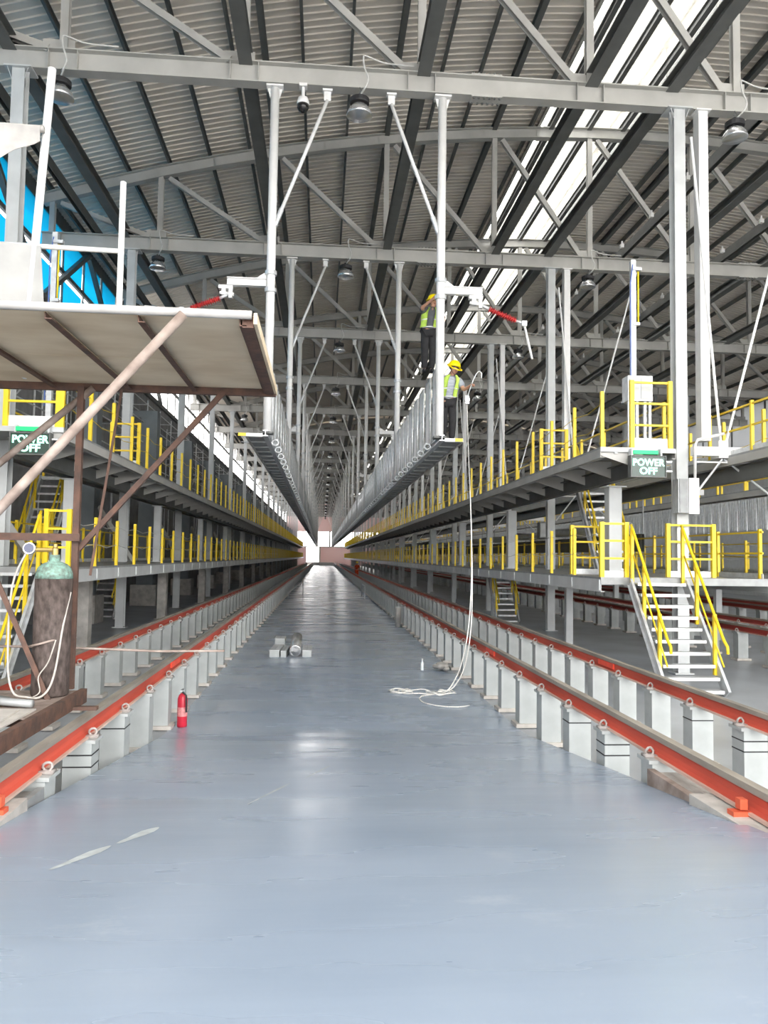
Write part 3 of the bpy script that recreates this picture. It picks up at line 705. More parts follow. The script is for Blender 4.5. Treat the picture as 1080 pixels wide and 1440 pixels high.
for x, sg, nm, bl in ((-1.13, -1, 'left', (2.45, .03)), (2.30, 1, 'right', (1.90, -.75))):
    s0 = None
    for i, k in enumerate(range(0, 18, 2)):
        y = TY[2 + k]
        lab, g = (('white isolator switch with red ribbed insulator on %s hanger row, %s' % (nm, ('lowered blade, nearest' if nm == 'right' else 'level blade, nearest'))), None) if i == 0 else nth(min(i, 8), 'isolator switch arm on %s hanger row, # switch from the camera' % nm, 'very distant isolator switch on %s hanger row, last one' % nm)
        if s0 is None: s0 = make_switch(x, sg, y, bl, lab)
        else: place_copy(s0, (x, y, 7.6), lab, g)

# high bay lamps
def make_lamp(x, y):
    t = thing('high_bay_lamp', (x, y, 11.4), '', 'lamp')
    z = ZB - .22
    sh = MB().lathe((x, y, 11.17), [(.25, 0), (.262, .01), (.235, .10), (.15, .22), (.10, .26), (.09, .25), (.14, .205), (.222, .095), (.242, .012)], 20).build('reflector', ALU, t, True)
    MB().lathe((x, y, 11.19), [(.235, 0), (.23, .012), (.02, .02)], 20).build('lens', mat('frosted_lens', (0.7, 0.7, 0.7), .3, 0, .03, 4), sh, True)
    b = MB().lathe((x, y, 11.42), [(.19, 0), (.2, .02), (.2, .10), (.17, .12), (.06, .13), (.05, .2)], 18)
    b.build('driver_housing', BLACK, t); MB().path([(x, y, 11.6), (x, y + .02, 11.68), (x + .03, y, 11.72), (x, y, z)], .012, 6).build('hook', DARK, t)
    MB().path(spline([(x + .02, y - .05, 11.6), (x + .1, y - .16, 11.68), (x + .16, y - .19, 11.85), (x + .08, y - .17, 12.1), (x + .06, y - .16, 12.32), (x + .14, y - .12, 12.36), (x + .5, y - .08, 12.27), (x + 1.1, y - .06, 12.26)], 4), .018, 6).build('cable', CABLE, t, True)
    return t
l0 = None
for x, nm in ((-5.3, 'left row over the walkway'), (.58, 'middle row over the aisle'), (8.5, 'right row behind the columns'), (17.0, 'far right row')):
    for k, y in enumerate(TY[2:]):
        lab, g = nth(k, 'round high bay lamp in the %s, # from the camera' % nm, 'distant high bay lamp in the %s, ninth or further' % nm)
        if l0 is None: l0 = make_lamp(x, y - .14); l0['label'] = lab
        else: place_copy(l0, (x, y - .14, 11.4), lab, g)
# dome camera
t = thing('dome_camera', (-.56, 15.1, 11.4), 'white and black dome camera under the front truss beam', 'camera')
MB().box(-.64, -.48, 15.02, 15.18, 11.72, 11.78).tube((-.56, 15.1, 11.72), (-.56, 15.1, 11.52), .035, 8).build('bracket', WHITE, t)
MB().lathe((-.56, 15.1, 11.36), [(.125, 0), (.125, .06), (.10, .14), (.05, .17)], 16).build('housing', WHITE, t, True)
MB().lathe((-.56, 15.1, 11.2), [(.03, 0), (.08, .03), (.115, .09), (.12, .165)], 16).build('dome', mat('black_dome', (0.015, 0.015, 0.016), .12, 0, 0, 3), t, True)

# ------------------------------------------------------------------ stairs
def stairs(label, x0, x1, yt, zt, yb, zb, n, landing=None, rails=True, w=.035):
    """steel stair whose foot is nearer the entrance (yb < yt)"""
    t = thing('steel_stair', ((x0 + x1) / 2, yb, zb), label, 'stair')
    d = V((0, yb - yt, zb - zt)); s_ = d.normalized()
    for x in (x0, x1): MB().channel((x, yt, zt - .08), (x, yb, zb + .02), .05, .2, .01, (0, 0, 1), 1 if x == x0 else -1).build('stringer', GALV, t)
    tm = MB().box(x0 + .05 - x0, x1 - .05 - x0, -.11, .11, -.03, 0).box(.05, x1 - .05 - x0, -.115, -.11, -.05, .004).mesh('tread', GALV)
    for i in range(n):
        f = (i + .5) / n; p = V((x0, yt, zt)) + d * f; inst('tread', tm, t, (x0, p.y, p.z))
    if rails:
        for x in (x0 + .02, x1 - .02):
            top = V((x, yt + .05, zt + 1.0)); a = V((x, yt, zt + .95)) + d * .04; e = V((x, yb, zb + .90)) - d * .02
            MB().path([top, a, e, e + V((0, -.12, -.10)), e + V((0, -.13, -.22))], .026, 7).build('handrail', YEL, t, True)
            MB().tube(a + V((0, 0, -.45)), e + V((0, 0, -.45)), .017, 6).build('mid_rail', YEL, t, True)
            for f in (.0, .36, .78):
                p = V((x, yt, zt)) + d * f; MB().box(x - .028, x + .028, p.y - .028, p.y + .028, p.z - .12, p.z + .93).build('post', YEL, t)
    if landing: MB().box(*landing, zt - .12, zt - .06).build('landing', GALV, t)
    return t
stairs('galvanised stair with yellow handrails at front of right lower platform', 5.82, 6.85, 14.12, ZL, 12.62, 0, 10)
stairs('small stair with yellow handrails under the right platform farther back', 6.2, 6.95, 28.2, ZL - .25, 26.8, 0, 9)
stairs('galvanised stair at front of left lower platform beside the gas cylinder', -6.0, -5.0, 14.1, 2.0, 12.6, 0, 10)
stairs('small stair with yellow handrails behind the left platform on the floor', -7.95, -7.15, 28.7, 2.0, 27.3, 0, 9)
stairs('stair rising between the right lower and upper walkways', 6.95, 7.75, 20.6, ZU, 18.9, ZL, 11, (6.76, 7.9, 20.5, 22.0))
stairs('stair rising between the left lower and upper walkways', -7.8, -7.05, 22.0, ZU, 20.4, 2.0, 11, (-7.9, -6.92, 21.9, 23.2))

# ------------------------------------------------------------------ lit signs
def sign(x0, x1, y, z0, z1, label):
    t = thing('power_sign', ((x0 + x1) / 2, y, z0), label, 'sign')
    MB().box(x0, x1, y - .03, y + .09, z0, z1).build('housing', SIGNB, t)
    b = MB(); e = .018
    b.box(x0 - e, x1 + e, y - .05, y + .1, z1, z1 + e).box(x0 - e, x1 + e, y - .05, y + .1, z0 - e, z0).box(x0 - e, x0, y - .05, y + .1, z0, z1).box(x1, x1 + e, y - .05, y + .1, z0, z1)
    b.build('frame', DARK, t)
    MB().box(x0 + .06, x1 - .12, y, y + .04, z1 + .05, z1 + .12).build('status_lamp', SIGNG2, t)
    for txt, zz, sz in (('POWER', z0 + (z1 - z0) * .54, .19), ('OFF', z0 + (z1 - z0) * .12, .19)):
        cu = bpy.data.curves.new('t', 'FONT'); cu.body = txt; cu.size = sz; cu.align_x = 'CENTER'; cu.extrude = .004; cu.offset = .006; cu.space_character = 1.05
        o = bpy.data.objects.new('t', cu); COL.objects.link(o); bpy.context.view_layer.update()
        me = bpy.data.meshes.new_from_object(o.evaluated_get(bpy.context.evaluated_depsgraph_get())); bpy.data.objects.remove(o)
        k = min(1.0, (x1 - x0) * .94 / max(.01, max(v.co.x for v in me.vertices) - min(v.co.x for v in me.vertices)))
        me.transform(Matrix.Rotation(R(90), 4, 'X') @ Matrix.Diagonal((k, .95, 1, 1))); me.materials.clear(); me.materials.append(SIGNG)
        inst('lettering', me, t, ((x0 + x1) / 2, y - .036, zz))
    for xx in (x0 + .03, x1 - .06): MB().box(xx, xx + .03, y + .03, y + .19, z1 + e, z1 + .16).build('hanger_strap', GALV, t)
    MB().box(x1 + e, x1 + .16, y + .02, y + .05, z1 - .1, z1 - .07).build('bracket', GALV, t); MB().box(x1 + e, x1 + .16, y + .02, y + .05, z0 + .1, z0 + .13).build('bracket', GALV, t)
    return t
sign(5.78, 6.44, 14.02, 3.86, 4.24, 'green lit sign reading POWER OFF at the right upper walkway')
sign(-5.30, -4.66, 13.42, 3.93, 4.28, 'green lit sign reading POWER OFF behind the scaffold tubes on the left')

# ------------------------------------------------------------------ end gates, masts, cabinets
def gate(x0, x1, y, z, h, label, name='yellow_gate'):
    t = thing(name, ((x0 + x1) / 2, y, z), label, 'gate')
    for x in (x0, x1): MB().box(x - .04, x + .04, y - .04, y + .04, z, z + h).build('post', YEL, t)
    for f in (.97, .66, .34): MB().box(x0, x1, y - .02, y + .02, z + h * f - .02, z + h * f + .02).build('rail', YEL, t)
    MB().box(x0 + .02, x1 - .02, y + .02, y + .03, z, z + (.2 if h > 1.2 else .12)).build('kick_plate', WHITE if h > 1.2 else GALV, t)
    return t
gate(5.90, 6.66, 14.25, ZU, 1.32, 'tall yellow end gate above the right POWER OFF sign')
gate(-5.5, -4.62, 13.65, ZU, 1.32, 'tall yellow end gate above the left POWER OFF sign')
gate(6.95, 7.9, 15.0, ZL, 1.08, 'yellow guard rail on lower right platform right of the stair', 'guard_rail')
gate(5.3, 5.78, 14.25, ZL, 1.05, 'short yellow guard rail on lower right platform left of the stair', 'guard_rail')
gate(-4.95, -4.55, 14.25, 2.0, 1.05, 'short yellow guard rail on lower left platform beside the stair', 'guard_rail')
gate(5.6, 6.6, 16.9, ZL, 1.1, 'yellow guard rail across the lower right platform farther back', 'guard_rail')
gate(5.32, 5.95, 18.4, ZU, 1.05, 'yellow cross gate on the right upper walkway', 'yellow_gate')
gate(-5.2, -4.55, 19.2, ZU, 1.05, 'yellow cross gate on the left upper walkway', 'yellow_gate')
def mast(x, y, z, zt, label):
    t = thing('signal_mast', (x, y, z), label, 'mast')
    MB().box(x - .05, x + .05, y - .05, y + .05, z, zt).build('pole', GALV, t)
    MB().path([(x - .07, y - .06, z + .6), (x - .07, y - .06, zt - .5), (x - .02, y - .06, zt - .1)], .012, 6).build('blue_cable', mat('blue_cable', (.10, .17, .45), .5, 0, .1, 9), t)
    MB().tube((x + .09, y - .06, zt - 1.3), (x + .09, y - .06, zt - .25), .018, 8).build('yellow_rod', YEL, t, True)
    MB().box(x - .02, x + .16, y - .08, y + .02, zt - .22, zt - .16).build('rod_clip', GALV, t); MB().box(x - .02, x + .12, y - .08, y + .02, zt - 1.36, zt - 1.3).build('rod_clip', GALV, t)
mast(6.22, 14.95, ZU, 8.4, 'grey mast with blue cable and yellow rod on right walkway')
mast(-5.22, 14.9, ZU, 8.4, 'grey mast with blue cable and yellow rod on left walkway')
t = thing('hoist_cabinet', (6.2, 14.7, ZU), 'grey control cabinet on legs behind the right yellow gate', 'cabinet')
MB().box(5.95, 6.45, 14.55, 14.85, 5.42, 5.92).build('body', GALV, t); MB().box(5.98, 6.18, 14.53, 14.55, 5.46, 5.88).build('door', LGREY, t); MB().box(6.21, 6.42, 14.53, 14.55, 5.46, 5.88).build('door', LGREY, t)
for x in (6.0, 6.16, 6.32, 6.42): MB().box(x - .025, x + .025, 14.6, 14.66, ZU, 5.42).build('leg', GALV, t)
t = thing('wall_box', (7.3, 14.95, 3.2), 'white electrical box fixed to the nearest right column', 'electrical box')
MB().box(7.08, 7.48, 14.8, 15.05, 3.24, 3.92).build('body', GALV, t); MB().box(7.29, 7.5, 14.77, 14.8, 3.22, 3.94).build('door', WHITE, t); MB().box(7.10, 7.27, 14.775, 14.8, 3.24, 3.92).build('side_panel', GALVD, t)
o = MB().path([(7.45, 14.84, 3.94), (7.46, 14.84, 4.62), (7.50, 14.82, 4.72), (8.05, 14.80, 4.86)], .03, 8).top('conduit', WHITE, (7.46, 14.9, 3.94), True); tag(o, 'white bent conduit rising from the white electrical box', 'conduit')
t = thing('wall_box', (6.0, 25.0, 3.0), 'dark grey electrical box on post by right lower platform', 'electrical box')
MB().box(6.9, 7.1, 24.0, 24.3, 2.95, 3.45).build('body', DARK, t); MB().box(6.92, 7.08, 23.98, 24.0, 2.98, 3.42).build('door', GALVD, t)
o = MB().path([(9.9 + .18 * math.cos(a), 14.6, 3.75 + .2 * math.sin(a)) for a in [R(40 + 25 * i) for i in range(11)]], .02, 7).top('cable_hook', BLACK, (9.9, 14.6, 3.5), True); tag(o, 'black curved cable loop below white cross beam at right edge', 'cable')

# ------------------------------------------------------------------ tube scaffold against the left wall
t = thing('wall_scaffold', (-8.4, 20, 0), 'pale tube scaffold along the left wall above the walkway', 'scaffold')
sv = MB().tube((0, 0, 2.5), (0, 0, 9.2), .027, 6).mesh('standard', GALV); sr = MB().tube((0, 0, 0), (.75, 0, 0), .024, 6).mesh('transom', GALV)
for i in range(34):
    y = 19 + i * 2.7
    for x in (-8.75, -8.0): inst('standard', sv, t, (x, y, 0))
    for z in (5.4, 7.2, 9.0): inst('transom', sr, t, (-8.75, y, z))
for z in (5.4, 6.3, 7.2, 8.1, 9.0):
    for x in (-8.75, -8.0): MB().tube((x, 18.6, z), (x, 109, z), .024, 6).build('ledger', GALV, t)
for i in range(0, 33, 2): MB().tube((-8.0, 19 + i * 2.7, 5.4), (-8.0, 21.7 + i * 2.7, 7.2), .022, 6).build('diagonal', GALV, t)
for i in range(0, 33, 3): MB().box(-8.7, -8.05, 19 + i * 2.7, 21.6 + i * 2.7, 7.23, 7.27).build('board', PAPER, t)

# ------------------------------------------------------------------ mobile scaffold on the left track
ZP = 3.95
t = thing('mobile_scaffold', (-2.6, 6.6, .96), 'rusty mobile scaffold with plywood deck seen from below', 'scaffold')
for i, (xa, xb) in enumerate(((-4.1, -3.41), (-3.39, -2.71), (-2.69, -1.98), (-1.96, -1.34), (-1.32, -.58))):
    for (ya, yb) in ((5.46, 6.66), (6.67, 7.76)): MB().box(xa, xb, ya, yb, ZP + .0, ZP + .018).build('plywood_sheet', PLY, t)
for x in (-3.4, -2.7, -1.97, -1.33, -.62): MB().angle((x, 5.46, ZP - .05), (x, 7.76, ZP - .05), .05, .008).build('cross_angle', RUST, t)
MB().box(-.60, -.52, 5.46, 7.80, ZP - .06, ZP + .02).build('end_board', RUST, t); MB().box(-.515, -.49, 5.40, 7.82, ZP - .05, ZP + .03).build('end_strip', PLY, t)
MB().box(-4.1, -.5, 7.76, 7.82, ZP - .07, ZP + .02).build('rear_angle', RUST, t)
MB().tube((-4.2, 5.42, ZP + .03), (-.53, 5.42, ZP + .02), .032, 12).build('front_tube', TARP, t, True)
MB().tube((-1.0, 5.39, ZP + .0), (-3.35, 5.52, 1.26), .034, 12).build('diagonal_tube', RUSTL, t, True)
MB().tube((-2.28, 7.70, ZP - .06), (-3.6, 7.70, 2.72), .034, 10).build('diagonal_tube', RUSTL, t, True)
MB().angle((-1.0, 7.74, ZP - .06), (-2.36, 7.70, 2.28), .05, .008).build('brace', RUST, t)
MB().angle((-2.02, 7.70, ZP - .06), (-2.26, 7.70, 2.05), .025, .006).build('brace', RUST, t)
MB().angle((-2.36, 7.66, .96), (-2.36, 7.66, ZP - .05), .06, .008).build('leg', RUST, t)
MB().angle((-3.75, 7.66, .96), (-3.75, 7.66, ZP - .05), .06, .008).build('leg', RUST, t)
MB().box(-3.75, -2.33, 7.60, 7.64, 2.38, 2.45).build('cross_rail', RUST, t)
MB().bar((-3.25, 7.22, 2.72), (-2.37, 7.22, .80), .045, .012, (0, 1, 0)).build('stay_bar', RUST, t)
# upper guard frame
MB().tube((-2.93, 7.62, ZP), (-2.77, 7.62, 7.07), .04, 10).build('guard_tube', WHITE, t, True)
MB().tube((-2.04, 7.62, ZP), (-2.04, 7.62, 5.95), .03, 10).build('guard_tube', WHITE, t, True)
MB().tube((-3.9, 7.62, 5.28), (-2.04, 7.62, 5.25), .025, 10).build('guard_rail', LGREY, t, True)
MB().tube((-3.9, 7.55, 6.43), (-2.80, 7.55, 6.41), .035, 10).build('guard_rail', TARP, t, True)
def cloth(fn, n, m_, th=.006):
    b = MB()
    for i in range(n + 1):
        for j in range(m_ + 1): b.v.append(fn(i / n, j / m_))
    for i in range(n):
        for j in range(m_): b.f.append((i * (m_ + 1) + j, (i + 1) * (m_ + 1) + j, (i + 1) * (m_ + 1) + j + 1, i * (m_ + 1) + j + 1))
    o = len(b.v); top = list(b.v); b.v += [(x, y + th, z) for x, y, z in top]; b.f += [tuple(o + k for k in f[::-1]) for f in b.f[:]]
    return b
o = cloth(lambda u, v: (-3.9 + u * 1.08, 7.52 + .03 * math.sin(u * 9) * v - .02, 6.42 - v * (.62 - .5 * u ** 1.5) - .03 * math.sin(u * 14) * v), 18, 8).top('tarpaulin', TARP, (-3.4, 7.52, 6.0), True); tag(o, 'dusty tarpaulin hung over the top tube of the scaffold', 'tarpaulin')
o = cloth(lambda u, v: (-3.9 + u * 1.1 + .12 * v * u, 7.56 + .03 * math.sin(u * 8 + v), 5.26 - v * 1.29), 18, 8).top('screen_sheet', mat('pale_screen', (0.30, 0.305, 0.30), .5, 0, .12, 3), (-3.4, 7.56, 4.0), True); tag(o, 'pale grey sheet hung below the scaffold guard rail', 'sheet')
# trolley on the rails
t = thing('rail_trolley', (-2.85, 6.2, .83), 'rusty flat rail trolley carrying the gas cylinder', 'trolley')
MB().channel((-2.24, 4.2, .895), (-2.24, 7.72, .895), .06, .13, .01, flip=-1).build('side_channel', RUST, t); MB().channel((-3.42, 4.2, .895), (-3.42, 7.72, .895), .06, .13, .01).build('side_channel', RUST, t)
for y in (4.3, 5.4, 6.5, 7.6): MB().box(-3.41, -2.26, y, y + .06, .86, .94).build('cross_member', RUST, t)
MB().box(-3.4, -2.27, 6.4, 7.7, .935, .945).build('bed_plate', RUSTL, t)
for y in (4.8, 7.3): MB().box(-3.6, -2.03, y, y + .07, .83, .862).build('bearer', RUST, t)
o = MB().box(-3.3, -2.36, 5.5, 6.72, .948, .962).top('cardboard_sheet', PAPER, (-2.8, 6.1, .948)); tag(o, 'flattened cardboard lying on the rail trolley', 'cardboard')
o = MB().box(-3.35, -2.42, 5.6, 6.6, .963, .975).top('cardboard_sheet', PAPER, (-2.8, 6.1, .963)); o.rotation_euler.z = .08; tag(o, 'second cardboard sheet askew on the trolley pile', 'cardboard')
# gas cylinder with valve and lashing
t = thing('gas_cylinder', (-2.49, 7.42, .945), 'rusty gas cylinder with mint green shoulder on the trolley', 'gas cylinder')
MB().lathe((-2.49, 7.42, .945), [(.15, 0), (.165, .02), (.165, 1.08)], 24).build('body', CYL, t, True)
MB().lathe((-2.49, 7.42, .945), [(.165, 1.08), (.162, 1.13), (.146, 1.18), (.11, 1.215), (.05, 1.24), (.045, 1.30)], 24).build('shoulder', MINT, t, True)
MB().lathe((-2.49, 7.42, 2.245), [(.03, 0), (.03, .06), (.02, .07), (.02, .1)], 10).tube((-2.49, 7.42, 2.29), (-2.68, 7.38, 2.29), .02, 8).build('valve', mat('brass', (.45, .32, .12), .35, .8, .1, 9), t)
g = MB().lathe((-2.70, 7.36, 2.30), [(.055, -.02), (.055, .02)], 14, (0, -1, .2)).build('pressure_gauge', ALU, t)
MB().lathe((-2.70, 7.338, 2.305), [(.045, 0), (.045, .005)], 14, (0, -1, .2)).build('dial', mat('dial_dark', (.05, .06, .12), .2, 0, 0, 3), g)
MB().path([(-2.53 + .18 * math.cos(a), 7.42 + .18 * math.sin(a), 1.44 + .05 * math.cos(a)) for a in [i * 2 * math.pi / 18 for i in range(18)]], .011, 6, True).build('lashing_rope', RUSTL, t, True)
o = MB().path(spline([(-2.72, 7.36, 2.28), (-2.82, 7.3, 1.95), (-2.80, 7.22, 1.3), (-2.74, 7.2, 1.02), (-2.62, 7.2, .97), (-2.48, 7.2, .98), (-2.40, 7.24, 1.15), (-2.36, 7.32, 1.6), (-2.33, 7.4, 1.9)]), .010, 7).top('gas_hose', mat('dusty_hose', (.46, .43, .39), .7, 0, .15, 20), (-2.6, 7.2, .97), True); tag(o, 'pale hose looped around the gas cylinder foot', 'hose')
o = MB().path(spline([(-2.38, 7.2, 1.48), (-2.44, 7.2, 1.28), (-2.52, 7.2, 1.15), (-2.5, 7.19, 1.02), (-2.56, 7.18, .97)]), .006, 6).top('tie_wire', mat('dusty_hose', (.46, .43, .39)), (-2.5, 7.2, .97), True); tag(o, 'thin pale tie cord hanging down the cylinder front', 'cord')
t = thing('welding_torch', (-2.75, 6.85, .95), 'dusty grey torch handle and regulator lying before the cylinder', 'torch')
MB().path([(-2.98, 6.9, 1.02), (-2.85, 6.88, 1.0), (-2.70, 6.86, .995), (-2.42, 6.80, .985)], [.03, .032, .034, .034], 10).build('handle', GALVD, t, True)
MB().lathe((-2.99, 6.86, 1.04), [(.055, -.03), (.06, 0), (.05, .03)], 14, (.2, -1, .3)).build('regulator', BLACK, t); MB().lathe((-2.98, 6.825, 1.052), [(.032, 0), (.032, .008)], 12, (.2, -1, .3)).build('dial', WHITE, t)
MB().ball((-2.78, 6.92, .99), .16, .08, .045).build('rag', DARK, t, True)
o = MB().path([(-3.4, 7.78, 1.36), (-2.4, 7.78, 1.34), (-1.6, 7.79, 1.31), (-.95, 7.80, 1.315)], .012, 8).top('long_pole', RUSTL, (-2.4, 7.78, 1.3), True); tag(o, 'pale thin pole sticking out sideways from the scaffold over the left track', 'pole')

# ------------------------------------------------------------------ small things on the floor
t = thing('fire_extinguisher', (-1.80, 10.45, 0), 'red fire extinguisher standing beside the left rail pillars', 'fire extinguisher')
MB().lathe((-1.80, 10.45, .0), [(.06, 0), (.066, .015), (.066, .36), (.05, .41), (.022, .44)], 16).build('body', REDP, t, True)
MB().lathe((-1.80, 10.45, .44), [(.02, 0), (.022, .03), (.015, .05)], 10).box(-1.815, -1.785, 10.34, 10.47, .47, .49).build('valve', GALV, t)
MB().path([(-1.80, 10.38, .47), (-1.74, 10.36, .42), (-1.735, 10.38, .2)], .012, 6).build('hose', BLACK, t); MB().lathe((-1.80, 10.45, .14), [(.0665, 0), (.0672, .0), (.0672, .12), (.0665, .12)], 16).build('label_band', mat('pale_red_label', (.65, .25, .25), .5, 0, .2, 40), t)
for i, (x, y, w, l, h, rz, lab) in enumerate(((-1.0, 18.0, .22, 1.1, .16, -.04, 'grey steel channel block on the aisle floor, leftmost of the pile'), (-.80, 18.0, .12, 1.1, .14, -.04, 'grey steel channel block on the aisle floor, middle of the pile'),
                                         (-.30, 18.0, .20, 1.0, .15, .0, 'grey steel block on the aisle floor right of the silver pipe'), (-.98, 19.2, .24, .6, .26, 0, 'grey steel block set behind the leftmost block of the pile'))):
    t = thing('steel_block', (x, y, zf(y)), lab, 'steel block')
    MB().box(x - w / 2, x + w / 2, y - l / 2, y + l / 2, 0, h - .012).build('body', PIL, t); MB().box(x - w / 2 - .005, x + w / 2 + .005, y - l / 2 - .005, y + l / 2 + .005, h - .012, h).build('lid_plate', GALV, t); MB().box(x - .004, x + .004, y - l / 2 - .006, y + l / 2, h - .001, h + .002).build('seam', GALVD, t)
    t.rotation_euler.z = rz
t = thing('silver_pipe', (-.60, 17.9, 0), 'short silver pipe piece between the steel blocks on the floor', 'pipe')
MB().lathe((-.56, 17.45, .14), [(.115, 0), (.13, 0), (.13, 1.3), (.115, 1.3), (.115, 0)], 18, (0, 1, .12)).build('shell', ALU, t, True); MB().lathe((-.56, 17.46, .14), [(.0, 0), (.11, .003)], 16, (0, 1, .12)).build('core', GALVD, t)
t = thing('floor_bollard', (2.5, 25.0, 0), 'short grey bollard standing on the aisle floor by the right pillars', 'bollard')
MB().lathe((2.5, 25.0, 0), [(.09, 0), (.09, .60), (.08, .64)], 14).build('stub', CONC, t, True); MB().lathe((2.5, 25.0, .64), [(.12, 0), (.12, .03)], 14).build('cap', PIL, t)
t = thing('water_bottle', (2.05, 15.5, 0), 'small clear water bottle standing on the aisle floor', 'bottle')
MB().lathe((2.05, 15.5, 0), [(.032, 0), (.034, .02), (.032, .15), (.014, .19), (.013, .21)], 12).build('body', mat('clear_plastic', (.75, .8, .82), .1, 0, .02, 5), t, True); MB().lathe((2.05, 15.5, .21), [(.016, 0), (.016, .025)], 10).build('cap', WHITE, t)
b = MB(); rr = random.Random(3)
for i in range(14): b.ball((2.44 + rr.uniform(-.10, .10), 15.5 + rr.uniform(-.2, .2), .05 + rr.uniform(0, .07)), rr.uniform(.06, .1), rr.uniform(.06, .11), rr.uniform(.04, .06), 8, 5)
o = b.top('rubble_heap', CONC, (2.5, 15.5, 0), True); tag(o, 'small pale rubble heap at foot of the right pillars', 'rubble'); o['kind'] = 'stuff'
for i, (pts, lab) in enumerate((([(-1.75, 41.0, 0), (-1.75, 41.0, .3), (-1.1, 46, .75), (-1.1, 46, 0)], 'thin grey bent barrier frame on the left of the aisle floor'), ([(2.3, 41, 0), (2.3, 41, .7), (2.3, 44, .7), (2.3, 44, 0)], 'thin grey barrier frame on the right of the aisle floor'))):
    o = MB().path(pts, .03, 7).top('barrier_frame', LGREY, (pts[0][0], pts[0][1], 0), True); tag(o, lab, 'barrier')

# ------------------------------------------------------------------ workers
def skin_mesh(name, verts, edges, radii, root=0, sub=2, material=None):
    me = bpy.data.meshes.new(name); me.from_pydata(verts, edges, [])
    o = bpy.data.objects.new('tmp', me); COL.objects.link(o)
    md = o.modifiers.new('skin', 'SKIN'); md.use_smooth_shade = True; md.branch_smoothing = .3
    for i, r_ in enumerate(radii): me.skin_vertices[0].data[i].radius = r_ if isinstance(r_, tuple) else (r_, r_)
    me.skin_vertices[0].data[root].use_root = True
    sb = o.modifiers.new('sub', 'SUBSURF'); sb.levels = sub; sb.render_levels = sub
    bpy.context.view_layer.update()
    out = bpy.data.meshes.new_from_object(o.evaluated_get(bpy.context.evaluated_depsgraph_get()))
    bpy.data.objects.remove(o); out.name = name
    out.materials.clear()
    if material: out.materials.append(material)
    return out
STRIPE = mat('striped_grey_tee', (0.42, 0.45, 0.50), .85, 0, 0, 9, (1, 1, 14), col2=(0.22, 0.24, 0.28))
DSHIRT = mat('dark_work_shirt', (0.10, 0.105, 0.12), .85, 0, .2, 9)
